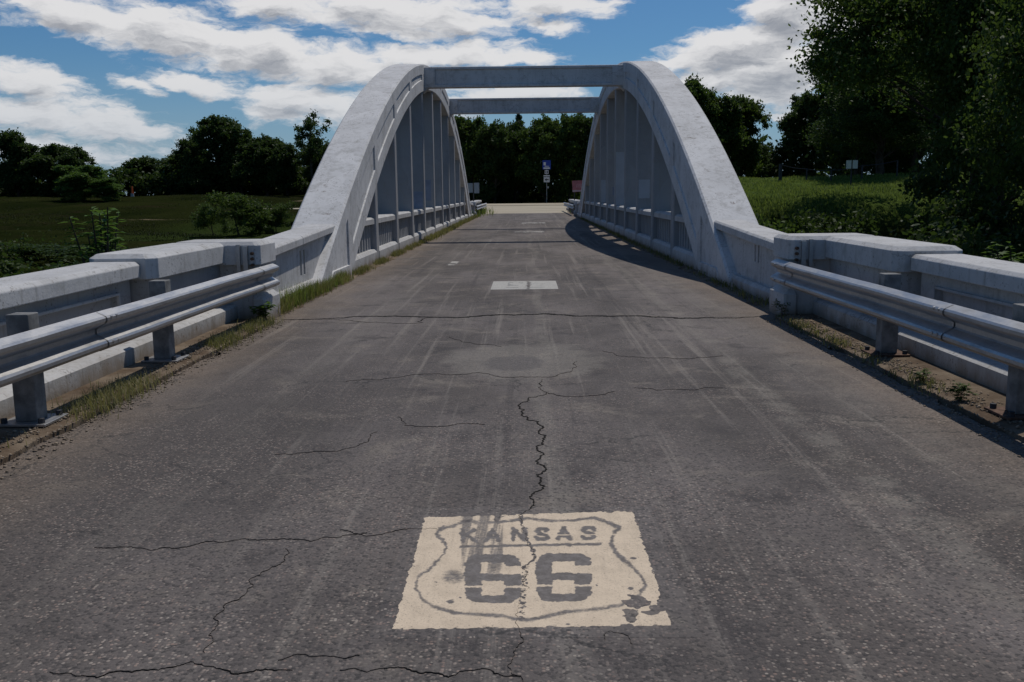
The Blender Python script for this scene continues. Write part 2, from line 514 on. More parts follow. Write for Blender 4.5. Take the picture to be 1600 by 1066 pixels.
    c = m.mix(m.math('MULTIPLY', m.ramp(hc, 0.004, 0.010, 1, 0), m.math('MULTIPLY', hg, 0.6)), c, (0.03, 0.03, 0.03))
    h = m.math('ADD', m.math('MULTIPLY', vd, -0.6), m.math('MULTIPLY', m.noise(flat, 40, 4, 0.7), 0.7))
    return c, h


def mat_asphalt():
    m = NT('asphalt')
    c, h = asphalt_color(m, m.pos())
    return m.finish(c, 0.88, m.bump(h, 0.75, 0.007), spec=0.22)


def mat_paint_sheet(name, paint, ink):
    m = NT(name)
    p = m.pos()
    c, h = asphalt_color(m, p)
    a = m.N.new('ShaderNodeAttribute'); a.attribute_name = 'paint'
    s = m.N.new('ShaderNodeSeparateColor'); m.L.new(a.outputs['Color'], s.inputs[0])
    n1 = m.noise(p, 70, 4, 0.7)
    n2 = m.noise(p, 9, 5, 0.65)
    grain = m.math('MULTIPLY', m.math('SUBTRACT', n1, 0.5), 0.9)
    cov = m.ramp(m.math('ADD', s.outputs[0], grain), 0.38, 0.60)
    ik = m.ramp(m.math('ADD', s.outputs[1], m.math('MULTIPLY', grain, 0.9)), 0.22, 0.86)
    pc = m.mix(m.ramp(n2, 0.35, 0.7, 0, 0.7), paint, tuple(q * 0.80 for q in paint))
    pc = m.mix(m.ramp(m.noise(m.scaled(p, (6, 0.5, 1)), 6, 4), 0.5, 0.75, 0, 0.4), pc, tuple(q * 0.66 for q in paint))
    pc = m.mix(m.ramp(m.noise(p, 120, 2), 0.60, 0.72, 0, 0.5), pc, (0.16, 0.13, 0.10))
    ic = m.mix(m.ramp(m.noise(p, 25, 4, 0.7), 0.35, 0.7), ink, tuple(min(1, q * 1.7) for q in ink))
    pc = m.mix(m.math('MULTIPLY', ik, 0.93), pc, ic)
    thin = m.math('MULTIPLY', m.ramp(m.noise(p, 160, 3, 0.7), 0.52, 0.72, 0, 0.55), m.ramp(m.noise(p, 5, 4, 0.6), 0.40, 0.62, 0.25, 1))
    cov = m.math('MULTIPLY', cov, m.math('SUBTRACT', 1.0, thin))
    c = m.mix(cov, c, pc)
    return m.finish(c, 0.8, m.bump(h, 0.35, 0.005), spec=0.25)


def mat_simple(name, col, rough=0.7, metallic=0.0, var=0.25, scale=8, spec=0.3, bump=0.0):
    m = NT(name)
    p = m.pos()
    n = m.noise(p, scale, 5, 0.65)
    c = m.mix(m.ramp(n, 0.3, 0.7), tuple(q * (1 - var) for q in col), tuple(min(1, q * (1 + var)) for q in col))
    nm = m.bump(m.noise(p, scale * 6, 4, 0.6), bump, 0.01) if bump else None
    return m.finish(c, rough, nm, metallic, spec)


def mat_galv():
    m = NT('galvanised_steel')
    p = m.pos()
    v = m.xyz(m.vor(p, 45, 'F1', 'Color'))[0]
    c = m.mix(m.ramp(v, 0, 1, 0, 0.4), (0.46, 0.45, 0.44), (0.34, 0.335, 0.33))
    n = m.noise(m.scaled(p, (1, 0.3, 2)), 7, 6, 0.65)
    c = m.mix(m.ramp(n, 0.5, 0.72, 0, 0.7), c, (0.24, 0.235, 0.23))
    r = m.noise(p, 11, 6, 0.75)
    c = m.mix(m.ramp(r, 0.65, 0.75, 0, 0.6), c, (0.19, 0.12, 0.075))
    return m.finish(c, m.ramp(n, 0.3, 0.7, 0.40, 0.56), m.bump(n, 0.12, 0.004), 0.9, 0.4)


def mat_leaf(name, dark, light, trans=0.25, rough=0.55):
    m = NT(name)
    oi = m.N.new('ShaderNodeObjectInfo')
    r = m.island()
    p = m.pos()
    n = m.noise(p, 0.55, 3, 0.6)
    f = m.math('ADD', m.math('MULTIPLY', r, 0.6), m.math('MULTIPLY', m.ramp(n, 0.3, 0.7), 0.4))
    c = m.mix(f, dark, light)
    c = m.mix(m.math('MULTIPLY', oi.outputs['Random'], 0.35), c, (dark[0] * 1.2, dark[1] * 0.9, dark[2] * 0.8))
    m.finish(c, rough, spec=0.14)
    tr = m.N.new('ShaderNodeBsdfTranslucent')
    m.set(tr.inputs['Color'], m.mix(0.35, c, (light[0] * 1.5, light[1] * 1.6, light[2] * 0.7)))
    ms = m.N.new('ShaderNodeMixShader'); ms.inputs[0].default_value = trans
    m.L.new(m.bsdf.outputs[0], ms.inputs[1]); m.L.new(tr.outputs[0], ms.inputs[2])
    m.L.new(ms.outputs[0], m.out.inputs['Surface'])
    return m.m


def mat_ground():
    m = NT('field_ground')
    p = m.pos()
    X, Y, Z = m.xyz(p)
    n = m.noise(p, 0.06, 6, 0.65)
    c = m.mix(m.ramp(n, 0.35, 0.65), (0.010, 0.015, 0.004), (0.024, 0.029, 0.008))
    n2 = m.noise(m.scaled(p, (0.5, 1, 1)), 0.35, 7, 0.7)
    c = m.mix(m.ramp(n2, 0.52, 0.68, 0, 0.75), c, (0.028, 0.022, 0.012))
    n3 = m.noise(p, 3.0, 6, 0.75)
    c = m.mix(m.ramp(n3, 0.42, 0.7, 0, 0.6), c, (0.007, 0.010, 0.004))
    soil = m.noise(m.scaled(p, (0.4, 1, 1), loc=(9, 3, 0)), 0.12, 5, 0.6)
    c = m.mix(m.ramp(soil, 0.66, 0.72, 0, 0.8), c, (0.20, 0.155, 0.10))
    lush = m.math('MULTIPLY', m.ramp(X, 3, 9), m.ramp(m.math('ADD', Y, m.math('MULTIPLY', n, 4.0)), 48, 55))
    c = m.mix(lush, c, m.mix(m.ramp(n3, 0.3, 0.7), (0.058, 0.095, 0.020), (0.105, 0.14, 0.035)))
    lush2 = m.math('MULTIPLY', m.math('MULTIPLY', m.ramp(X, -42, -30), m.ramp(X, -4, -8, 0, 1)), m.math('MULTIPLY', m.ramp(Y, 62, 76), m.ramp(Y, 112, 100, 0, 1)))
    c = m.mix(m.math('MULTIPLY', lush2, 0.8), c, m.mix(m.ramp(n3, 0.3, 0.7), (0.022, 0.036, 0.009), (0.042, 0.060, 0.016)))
    h = m.noise(p, 2.5, 7, 0.75)
    return m.finish(c, 1.0, m.bump(h, 0.9, 0.25), spec=0.0)


def mat_pale_road():
    m = NT('pale_gravel_road')
    p = m.pos()
    n = m.noise(m.scaled(p, (0.25, 1, 1)), 0.5, 6, 0.65)
    c = m.mix(m.ramp(n, 0.3, 0.7), (0.32, 0.275, 0.205), (0.46, 0.40, 0.30))
    n = m.noise(m.scaled(p, (0.08, 1, 1)), 1.2, 4, 0.65)
    c = m.mix(m.ramp(n, 0.55, 0.7, 0, 0.6), c, (0.23, 0.19, 0.15))
    return m.finish(c, 0.9, m.bump(m.noise(p, 12, 4), 0.3, 0.02), spec=0.2)


def mat_curb():
    m = NT('gutter_concrete')
    p = m.pos()
    n = m.noise(p, 2.2, 7, 0.7)
    c = m.mix(m.ramp(n, 0.35, 0.65), (0.20, 0.155, 0.11), (0.085, 0.056, 0.035))
    g = m.noise(p, 30, 5, 0.7)
    c = m.mix(m.ramp(g, 0.45, 0.7, 0, 0.5), c, (0.14, 0.10, 0.065))
    return m.finish(c, 0.92, m.bump(m.math('ADD', n, m.math('MULTIPLY', g, 0.5)), 0.6, 0.02), spec=0.15)


MAT_ARCH = mat_concrete('painted_concrete_arch', stain=0.45, spots=0.9, dirt=True)
MAT_WALL = mat_concrete('painted_concrete_wall', base=(0.51, 0.50, 0.49), stain=0.8, spots=0.9)
MAT_WALL_SHADED = mat_concrete('painted_concrete_shaded_grimy', base=(0.36, 0.36, 0.36), stain=0.9, spots=0.9)  # left wall faces: shade under the caps put into a darker base, plus grime
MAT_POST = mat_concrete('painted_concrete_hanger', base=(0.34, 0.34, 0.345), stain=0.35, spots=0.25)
MAT_PATCH = mat_simple('fresh_paint_patch', (0.42, 0.44, 0.47), 0.75, var=0.06, scale=3)
MAT_PATCH_D = mat_simple('dull_paint_patch', (0.25, 0.28, 0.35), 0.75, var=0.15, scale=3)
MAT_ASPHALT = mat_asphalt()
MAT_CRACK = mat_simple('dark_crack_strip', (0.026, 0.024, 0.022), 0.95, var=0.3, scale=30, spec=0.05)  # cracks are surface strips; dark colour stands for the open gap
MAT_FINECRACK = mat_simple('fine_crack_strip', (0.052, 0.045, 0.041), 0.95, var=0.4, scale=30, spec=0.05)
MAT_CREAM = mat_paint_sheet('cream_road_paint', (0.67, 0.54, 0.395), (0.095, 0.087, 0.085))
MAT_WORN = mat_paint_sheet('worn_road_paint', (0.44, 0.42, 0.38), (0.10, 0.10, 0.10))
MAT_GALV = mat_galv()
MAT_POSTGREY = mat_simple('weathered_post_grey', (0.19, 0.185, 0.175), 0.75, var=0.35, scale=9, bump=0.15)
MAT_RUST = mat_simple('rusty_steel', (0.11, 0.065, 0.045), 0.8, 0.3, 0.5, 20)
MAT_DARK = mat_simple('dark_steel', (0.05, 0.05, 0.055), 0.7, 0.3, 0.4, 20)
MAT_GROUND = mat_ground()
MAT_PALE = mat_pale_road()
MAT_CURB = mat_curb()
MAT_BARK = mat_simple('bark', (0.060, 0.048, 0.036), 0.9, var=0.45, scale=3, spec=0.1, bump=0.7)
MAT_LEAF = mat_leaf('leaf_dark_green', (0.022, 0.042, 0.012), (0.068, 0.108, 0.026), 0.35)
MAT_LEAF2 = mat_leaf('leaf_mid_green', (0.032, 0.058, 0.014), (0.095, 0.145, 0.034), 0.4)
MAT_LEAF3 = mat_leaf('leaf_fresh_green', (0.045, 0.090, 0.018), (0.12, 0.20, 0.045), 0.35)
MAT_PINE = mat_leaf('conifer_needles', (0.012, 0.026, 0.012), (0.028, 0.052, 0.022), 0.1)
MAT_GRASS = mat_leaf('green_grass_blades', (0.058, 0.10, 0.018), (0.20, 0.25, 0.07), 0.4)
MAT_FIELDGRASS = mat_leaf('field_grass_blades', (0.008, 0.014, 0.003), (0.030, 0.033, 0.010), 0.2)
MAT_WEED = mat_leaf('weed_blades', (0.045, 0.075, 0.016), (0.34, 0.30, 0.15), 0.3)
MAT_MUDWATER = mat_simple('creek_water', (0.05, 0.045, 0.03), 0.08, var=0.2, scale=0.5, spec=0.5)

# ------------------------------------------------------------------ terrain
YC = 33.7


def tz(x, y):
    x = np.asarray(x, float); y = np.asarray(y, float)
    # left land
    zl = -1.6 + 0 * x
    zl = zl + (-0.4) * smooth01((y - 20) / 20)
    zl = zl + 3.35 * smooth01((y - 88) / 55)
    # right land
    zr = -1.6 + 3.2 * smooth01((y - 42) / 14) + 0.65 * smooth01((y - 54) / 14)
    t = smooth01((x + 6) / 12)
    z = zl * (1 - t) + zr * t
    # creek bed
    yc = 34 + 4 * np.sin(x * 0.03) + np.where(x > 0, 0.0, 0.06 * (-x))
    z = z - 3.0 * np.exp(-((y - yc) / 7.5) ** 2)
    # flat ground that carries the roads at either end of the bridge
    ax = np.abs(x)
    emb_n = (1 - smooth01((ax - 4.2) / 5.0)) * (1 - smooth01((y - 12.5) / 3.0))
    emb_f = np.maximum((1 - smooth01((ax - 6.0) / 9.0)) * smooth01((y - 51) / 4.0), (1 - smooth01((ax - 4.0) / 4.0)) * smooth01((y - 46.5) / 4.0))
    e = np.maximum(emb_n, emb_f)
    z = z * (1 - e) + (-0.06) * e
    z = z + (1 - e) * (0.18 * np.sin(x * 0.21 + 1.3 * np.sin(y * 0.13)) + 0.12 * np.sin(y * 0.37 + x * 0.11))
    return z


def build_terrain():
    xs = np.concatenate([np.linspace(-1500, -160, 12), np.linspace(-150, -26, 63), np.linspace(-25, 25, 101), np.linspace(26, 110, 57), np.linspace(120, 1500, 12)])
    ys = np.concatenate([np.linspace(-300, -12, 8), np.linspace(-10, 75, 171), np.linspace(76, 170, 64), np.linspace(180, 2500, 14)])
    X, Y = np.meshgrid(xs, ys)
    Z = tz(X, Y) + 0.05 * rng.standard_normal(X.shape) * (np.abs(X) > 6)
    V = np.stack([X.ravel(), Y.ravel(), Z.ravel()], 1)
    nx, ny = len(xs), len(ys)
    i = (np.arange(ny - 1)[:, None] * nx + np.arange(nx - 1)[None, :]).ravel()
    F = np.stack([i, i + 1, i + nx + 1, i + nx], 1)
    me = np_mesh('ground', V, F)
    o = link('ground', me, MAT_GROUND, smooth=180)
    tag(o, kind='structure')


build_terrain()
wm = MB(); wm.add([(-120, 22, -4.15), (90, 22, -4.15), (90, 52, -4.15), (-120, 52, -4.15)], [(0, 1, 2, 3)])
tag(wm.build('creek_water', MAT_MUDWATER), kind='structure')


def grid_sheet(name, xs, ys, zf, mat, edge=None):
    X, Y = np.meshgrid(xs, ys)
    if edge is not None:
        X = edge(X, Y)
    Z = zf(X, Y)
    V = np.stack([X.ravel(), Y.ravel(), Z.ravel()], 1)
    nx, ny = len(xs), len(ys)
    i = (np.arange(ny - 1)[:, None] * nx + np.arange(nx - 1)[None, :]).ravel()
    F = np.stack([i, i + 1, i + nx + 1, i + nx], 1)
    me = np_mesh(name, V, F)
    return link(name, me, mat, smooth=180)


def road_edge(X, Y):
    # approach is 5.7 m wide, bridge 6.2 m; edges a little ragged
    half = 2.86 + 0.16 * smooth01((Y - 9.8) / 1.6) + 0.25 * smooth01((Y - 53) / 6)
    rag = 0.03 * np.sin(Y * 5.1) + 0.025 * np.sin(Y * 11.7 + 1) + 0.02 * np.sin(Y * 23.0)
    return X * (half + rag * (np.abs(X) > 0.99))


road = grid_sheet('road', np.concatenate([[-1.0], np.linspace(-0.985, 0.985, 21), [1.0]]), np.linspace(-6, 66, 361),
                  lambda X, Y: 0.008 * np.sin(X * 1.9 + 0.3 * Y) * np.sin(Y * 0.7) * 0.0, MAT_ASPHALT, road_edge)
tag(road, kind='structure')

# pale cross road beyond the bridge


def cross_z(X, Y):
    return np.maximum(tz(X, Y), -0.3) * smooth01((np.abs(X) - 10) / 8) + 0.004


def apron(X, Y):
    # X is -1..1 ; opening out towards the cross road
    lo = -3.25 - 1.2 * smooth01((Y - 66) / 10) - 24 * smooth01((Y - 80) / 20)
    Y = Y - 0.0
    hi = 3.2 + 3.0 * smooth01((Y - 62) / 12) + 14 * smooth01((Y - 78) / 22)
    return lo + (X + 1) / 2 * (hi - lo)


ap = grid_sheet('junction_apron', np.linspace(-1, 1, 21), np.linspace(64.3, 101, 50), lambda X, Y: np.where(Y < 64.4, -0.02, 0.0) + 0.008 + np.maximum(tz(X, Y) + 0.06, 0) * 1.0, MAT_PALE, apron)
tag(ap, kind='structure')
cr = grid_sheet('cross_road', np.linspace(-24, 34, 60), np.linspace(101, 119, 19), lambda X, Y: np.maximum(tz(X, Y) + 0.10, 0.008), MAT_PALE)
tag(cr, kind='structure')

# concrete gutter ledge between asphalt and parapet, approach only; soil strip along the bridge
for s in (-1, 1):
    nb = MB()
    ys = np.linspace(-6, 10.5, 67)
    rs = []
    for k, y in enumerate(ys):
        j = 0.008 * math.sin(k * 1.7) + 0.006 * math.sin(k * 4.1)
        rs.append([(s * (2.86 + j), y, -0.1), (s * (2.87 + j), y, 0.028), (s * (2.93 + j), y, 0.045), (s * 3.62, y, 0.055), (s * 3.62, y, -0.1)])
    nb.rings(rs)
    tag(nb.build('gutter_ledge', MAT_CURB, smooth=40), kind='structure')
    nb = MB()
    ys = np.linspace(10.5, 54, 120)
    rs = []
    for k, y in enumerate(ys):
        j = 0.03 * math.sin(k * 1.3) + 0.03 * math.sin(k * 2.9)
        rs.append([(s * (2.90 + j), y, -0.05), (s * (2.93 + j), y, 0.006), (s * (3.04 + j * 0.3), y, 0.035), (s * 3.16, y, 0.05), (s * 3.16, y, -0.05)])
    nb.rings(rs)
    tag(nb.build('soil_strip', MAT_CURB, smooth=40), kind='structure')

# ------------------------------------------------------------------ bridge
HALF, AW = 3.08, 0.78
PITCHY = 3.15
POSTS = [YC + (k - 4.5) * PITCHY for k in range(10)]


def z_ext(y):
    return 5.62 * (1 - ((y - YC) / 20.15) ** 2)


def z_int(y):
    return 4.85 * (1 - ((y - YC) / 17.45) ** 2)


bridge = empty('arch_bridge', (0, YC, 0), 'white painted concrete bridge with twin arches carrying the old road over the creek', 'bridge')


def LB(mb_obj):
    """child mesh written in world coordinates: cancel parent offset"""
    mb_obj.matrix_parent_inverse = Matrix.Translation((0, -YC, 0))
    return mb_obj


def arch_mesh(s):
    strips = [YC + (k - 5.5) * PITCHY for k in range(12)]
    hw = 0.2
    bays = []
    for a, b in zip(strips[:-1], strips[1:]):
        bays.append((a + hw, b - hw))
    bays.insert(0, (14.55, strips[0] - hw))
    bays.append((strips[-1] + hw, 2 * YC - 14.55))
    st = []
    ylo, yhi = YC - 20.1, YC + 20.1
    for y in np.arange(ylo, yhi + 0.01, 0.3):
        inb = any(a < y < b for a, b in bays)
        st.append((float(y), inb))
    for a, b in bays:
        st += [(a, False), (a + 1e-4, True), (b - 1e-4, True), (b, False)]
    st.sort()
    rings = []
    for y, inb in st:
        ze = max(z_ext(y), 0.03)
        zi = z_int(y)
        sl_e = 2 * 5.62 * abs(y - YC) / 20.15 ** 2
        sl_i = 2 * 4.85 * abs(y - YC) / 17.45 ** 2
        low = zi < 0
        zb0 = -0.35 if low else zi
        za = max(zi, -0.12) + 0.34 * math.sqrt(1 + sl_i ** 2) if not low else 0.22
        za = max(za, 0.22)
        zb = ze - 0.30 * math.sqrt(1 + sl_e ** 2)
        d = 0.03 if (inb and zb > za + 0.08) else 0.0
        if zb <= za + 0.08:
            m_ = 0.5 * (ze + zb0)
            za, zb = m_ - 0.002, m_ + 0.002
            za = max(za, zb0 + 0.001); zb = max(zb, za + 0.001)
        c = min(0.035, 0.3 * (ze - zb))
        prof = [(0.02, zb0), (0, zb0 + 0.02), (0, za), (d, za + 0.01 * (d > 0)), (d, zb), (0, zb), (0, ze - c), (c, ze), (AW - c, ze), (AW, ze - c), (AW, zb0)]
        rings.append([(s * (HALF - 0.03 + u), y, z) for u, z in prof])
    mb = MB().rings(rings)
    return mb


for s in (-1, 1):
    o = LB(arch_mesh(s).build('arch', MAT_ARCH, bridge, smooth=28))
    o['label'] = 'left arch rib, its lit top face scuffed and rust flecked' if s < 0 else 'right arch rib, inner side in shade'

# hangers ("posts"): thin along the road, deep across it
post_me = None
for s in (-1, 1):
    for k, y in enumerate(POSTS):
        mb = MB()
        zt = z_int(y) + 0.12
        t0, t1 = 0.17, 0.17
        c = 0.02
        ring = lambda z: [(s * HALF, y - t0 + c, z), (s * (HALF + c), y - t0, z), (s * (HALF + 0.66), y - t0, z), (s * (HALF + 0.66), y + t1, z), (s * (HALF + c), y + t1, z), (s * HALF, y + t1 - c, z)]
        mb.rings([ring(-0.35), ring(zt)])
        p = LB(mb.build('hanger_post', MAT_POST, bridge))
        if s > 0 and k in (1, 2, 4, 5, 6) or s < 0 and k in (3, 4):
            pb = MB()
            if s > 0:
                a, b, z0, z1 = {1: (0.10, 0.40, 1.55, 1.85), 2: (0.04, 0.34, 1.25, 1.75), 4: (0.02, 0.30, 0.98, 2.75), 5: (0.2, 0.42, 1.3, 1.6), 6: (0.03, 0.22, 1.0, 1.9)}[k]
                mt = MAT_PATCH_D if k in (5,) else (MAT_PATCH if k != 1 else MAT_POST)
            else:
                a, b, z0, z1 = {3: (0.05, 0.45, 1.0, 1.5), 4: (0.1, 0.36, 1.2, 1.9)}[k]
                mt = MAT_PATCH_D
            pb.box(s * (HALF + a), s * (HALF + b), y - t0 - 0.004, y - t0 + 0.01, z0, z1)
            q = pb.build('paint_patch', mt, p)
            q.matrix_parent_inverse = Matrix.Translation((0, -YC, 0)) if False else Matrix.Identity(4)

# railing bays between hangers
bal = None
edges = [POSTS[0] - PITCHY] + POSTS + [POSTS[-1] + PITCHY]
bal_mesh = MB().rings([[(-0.11, -0.055, z), (-0.13, -0.035, z), (-0.13, 0.035, z), (-0.11, 0.055, z), (0.11, 0.055, z), (0.11, -0.055, z)] for z in (0.27, 0.86)])
for s in (-1, 1):
    for k in range(11):
        y0, y1 = edges[k] + 0.17, edges[k + 1] - 0.17
        if k == 0: y0 = 16.6
        if k == 10: y1 = 2 * YC - 16.6
        x0, x1 = HALF + 0.05, HALF + 0.36
        yy0, yy1 = y0, y1
        # hand rail with sloped top
        rp = [(x0 - 0.02, 0.83), (x0 - 0.02, 0.93), (x0 + 0.03, 0.965), (x1 + 0.02, 0.965), (x1 + 0.05, 0.93), (x1 + 0.05, 0.83)]
        # the end bays stop where the arch comes down
        ra = yy0 if k else 17.6
        rb = yy1 if k < 10 else 2 * YC - 17.6
        LB(MB().rings([[(s * a, y, z) for a, z in rp] for y in (ra, rb)]).build('handrail', MAT_WALL, bridge))
        pp = [(HALF - 0.005, -0.35), (HALF - 0.005, 0.25), (HALF + 0.045, 0.31), (x1 + 0.05, 0.31), (x1 + 0.05, -0.35)]
        LB(MB().rings([[(s * a, y, z) for a, z in pp] for y in (yy0, yy1)]).build('plinth', MAT_WALL, bridge))
        n = 10 if 0 < k < 10 else 9
        for i in range(n):
            y = y0 + (i + 0.5) * (y1 - y0) / n
            if z_int(y) < 0.35: continue
            if bal is None:
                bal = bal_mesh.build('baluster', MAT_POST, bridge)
                o = bal
            else:
                o = bal.copy(); COL.objects.link(o); o.parent = bridge
            o.location = (s * (HALF + 0.22), y, 0)
            o.scale = (-s * 1.0, 1, 1)
            LB(o)

# cross beams
for n, yb in enumerate((29.35, 39.05)):
    mb = MB()
    th = 0.42
    zt, zb = 5.27, 4.66
    # profile swept along X, recessed web between end blocks
    def ringx(x, d):
        return [(x, yb, zb), (x, yb, zb + 0.07), (x, yb + d, zb + 0.07 + d * 0.5), (x, yb + d, zt - 0.10), (x, yb, zt - 0.09 + d * 0.3), (x, yb, zt - 0.015), (x, yb + 0.02, zt),
                (x, yb + th - 0.02, zt), (x, yb + th, zt - 0.015), (x, yb + th, zb)]
    xs = [(-3.1, 0), (-2.72, 0), (-2.719, 0.06), (2.719, 0.06), (2.72, 0), (3.1, 0)]
    mb.rings([ringx(x, d) for x, d in xs])
    o = LB(mb.build('cross_beam', MAT_ARCH, bridge))
    if n == 0: o['label'] = 'nearer and larger looking overhead cross beam'
    for s in (-1, 1):
        k = MB()
        k.rings([[(s * 3.1, y, zb + 0.001), (s * 2.92, y, zb + 0.001), (s * 3.1, y, zb - 0.16)] for y in (yb + 0.05, yb + th - 0.05)])
        LB(k.build('beam_haunch', MAT_ARCH, bridge))

# deck under the road and outer fascia
mb = MB().box(-3.9, 3.9, 12.0, 2 * YC - 12.0, -0.55, -0.06)
LB(mb.build('deck', MAT_ARCH, bridge))

# ------------------------------------------------------------------ approach walls


def relief(ys, zs, depth, mapf, mb, back=0.3):
    """wall face cut into cells (ys x zs) each set back by depth[j][i]; mapf(u,y,z)"""
    ny, nz = len(ys) - 1, len(zs) - 1
    for i in range(ny):
        for j in range(nz):
            d = depth[j][i]
            mb.add([mapf(d, ys[i], zs[j]), mapf(d, ys[i + 1], zs[j]), mapf(d, ys[i + 1], zs[j + 1]), mapf(d, ys[i], zs[j + 1])], [(0, 1, 2, 3)])
            if i + 1 < ny and depth[j][i + 1] != d:
                e = depth[j][i + 1]
                mb.add([mapf(d, ys[i + 1], zs[j]), mapf(e, ys[i + 1], zs[j]), mapf(e, ys[i + 1], zs[j + 1]), mapf(d, ys[i + 1], zs[j + 1])], [(0, 1, 2, 3)])
            if j + 1 < nz and depth[j + 1][i] != d:
                e = depth[j + 1][i]
                mb.add([mapf(d, ys[i], zs[j + 1]), mapf(e, ys[i], zs[j + 1]), mapf(e, ys[i + 1], zs[j + 1]), mapf(d, ys[i + 1], zs[j + 1])], [(0, 1, 2, 3)])
    a, b, c, d_ = ys[0], ys[-1], zs[0], zs[-1]
    q = lambda u, y, z: mapf(u, y, z)
    mb.add([q(0, a, c), q(back, a, c), q(back, a, d_), q(0, a, d_)], [(0, 1, 2, 3)])
    mb.add([q(0, b, c), q(back, b, c), q(back, b, d_), q(0, b, d_)], [(0, 1, 2, 3)])
    mb.add([q(back, a, c), q(back, b, c), q(back, b, d_), q(back, a, d_)], [(0, 1, 2, 3)])
    mb.add([q(0, a, d_), q(0, b, d_), q(back, b, d_), q(back, a, d_)], [(0, 1, 2, 3)])
    return mb


def approach(s, far, label):
    """s: side (-1 left, 1 right); far: mirrored about the bridge centre"""
    my = (lambda y: 2 * YC - y) if far else (lambda y: y)
    root = empty('approach_wall', (s * 3.4, my(10.5), 0), label, 'wall', 'concrete parapet walls leading onto the bridge')
    inv = Matrix.Translation((-s * 3.4, -my(10.5), 0))

    def B(mb, name, bevel=0.0, mat=MAT_WALL):
        mb.v = [(s * x, my(y), z) for x, y, z in mb.v]
        o = mb.build(name, mat, root, bevel=bevel)
        o.matrix_parent_inverse = inv
        return o
    # wing wall with a pair of slots, running into the arch
    ys = [11.08, 13.16, 13.27, 13.37, 13.48, 15.45]
    zs = [-0.3, 0.30, 0.66, 0.80]
    if s > 0: ys = [11.08, 12.62, 12.70, 12.80, 12.88, 15.45]; zs = [-0.3, 0.47, 0.70, 0.80]
    dep = [[0] * 5, [0, 0.06, 0, 0.06, 0], [0] * 5]
    B(relief(ys, zs, dep, lambda u, y, z: (3.19 + u, y, z), MB(), 0.33), 'wall')
    cp = MB()
    def capring(y, dz, x0, x1, zt, h, c=0.03):
        return [(x0, y, zt - h + dz), (x0, y, zt - c + dz), (x0 + c, y, zt + dz), (x1 - c, y, zt + dz), (x1, y, zt - c + dz), (x1, y, zt - h + dz)]
    # wing cap climbs a little towards the arch; cast in two lengths
    B(MB().rings([capring(11.09, 0, 3.10, 3.60, 0.80, 0.125), capring(13.05, 0.075, 3.10, 3.60, 0.80, 0.125)]), 'wall_cap', 0.008)
    B(MB().rings([capring(13.062, 0.076, 3.10, 3.60, 0.80, 0.125), capring(15.3, 0.165, 3.10, 3.60, 0.80, 0.125)]), 'wall_cap', 0.008)
    pl = [(3.09, -0.3), (3.09, 0.155), (3.13, 0.20), (3.22, 0.20), (3.22, -0.3)]
    B(MB().rings([[(a, y, z) for a, z in pl] for y in (11.1, 14.35)]), 'plinth')
    # pilaster (end post of the bridge)
    pm = MB()
    c = 0.05
    def prect(x0, x1, y0, y1, z, c):
        return [(x0 + c, y0, z), (x1 - c, y0, z), (x1, y0 + c, z), (x1, y1 - c, z), (x1 - c, y1, z), (x0 + c, y1, z), (x0, y1 - c, z), (x0, y0 + c, z)]
    B(MB().rings([prect(3.02, 3.7, 10.52, 11.09, -0.3, .03), prect(3.02, 3.7, 10.52, 11.09, 0.68, .03)]), 'pilaster')
    B(MB().rings([prect(2.95, 3.10, 10.47, 11.13, -0.3, .02), prect(2.95, 3.10, 10.47, 11.13, 0.27, .02), prect(3.01, 3.08, 10.53, 11.07, 0.33, .01)]), 'pilaster_foot')
    B(MB().rings([prect(2.97, 3.98, 10.42, 11.14, 0.67, .05), prect(2.97, 3.98, 10.42, 11.14, 0.888, .05), prect(3.02, 3.93, 10.47, 11.09, 0.932, .04)]), 'pilaster_cap', 0.006)
    # high block
    facemat = MAT_WALL_SHADED if s < 0 else MAT_WALL
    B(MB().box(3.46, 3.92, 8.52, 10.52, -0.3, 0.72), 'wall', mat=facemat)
    B(MB().rings([prect(3.37, 4.01, 8.44, 10.55, 0.695, .085), prect(3.37, 4.01, 8.44, 10.55, 0.885, .085), prect(3.425, 3.96, 8.50, 10.50, 0.925, .075)]), 'wall_cap', 0.006)
    B(MB().rings([[(a, y, z) for a, z in [(3.285, -0.3), (3.285, 0.19), (3.32, 0.215), (3.50, 0.225), (3.50, -0.3)]] for y in (8.50, 10.51)]), 'plinth')
    # low parapet towards the camera with sunk panels
    ys = [-8.0, -4.9, -4.7, 0.1, 0.3, 5.0, 5.2, 8.15, 8.43]
    if s > 0: ys = [-8.0, -4.9, -4.7, 0.1, 0.3, 4.4, 4.6, 8.1, 8.43]
    zs = [-0.3, 0.33, 0.58, 0.72]
    dep = [[0] * 8, [0.035 if i in (0, 2, 4, 6) else 0 for i in range(8)], [0] * 8]
    dep[1] = [0.05, 0, 0.05, 0, 0.05, 0, 0.05, 0]
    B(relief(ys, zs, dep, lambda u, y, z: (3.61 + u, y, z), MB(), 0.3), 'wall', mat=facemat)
    for a0, a1 in ((0.28, ys[5] + 0.02), (ys[6] - 0.02, ys[7] + 0.02)):
        B(MB().box(3.588, 3.613, a0, a1, 0.578, 0.602), 'panel_moulding', 0.004)
        B(MB().box(3.588, 3.613, a1 - 0.022, a1, 0.30, 0.577), 'panel_moulding', 0.004)
    dz = 0.0
    lc = [(3.50, 0.705), (3.50, 0.818), (3.535, 0.85), (3.95, 0.85), (3.98, 0.82), (3.98, 0.705)]
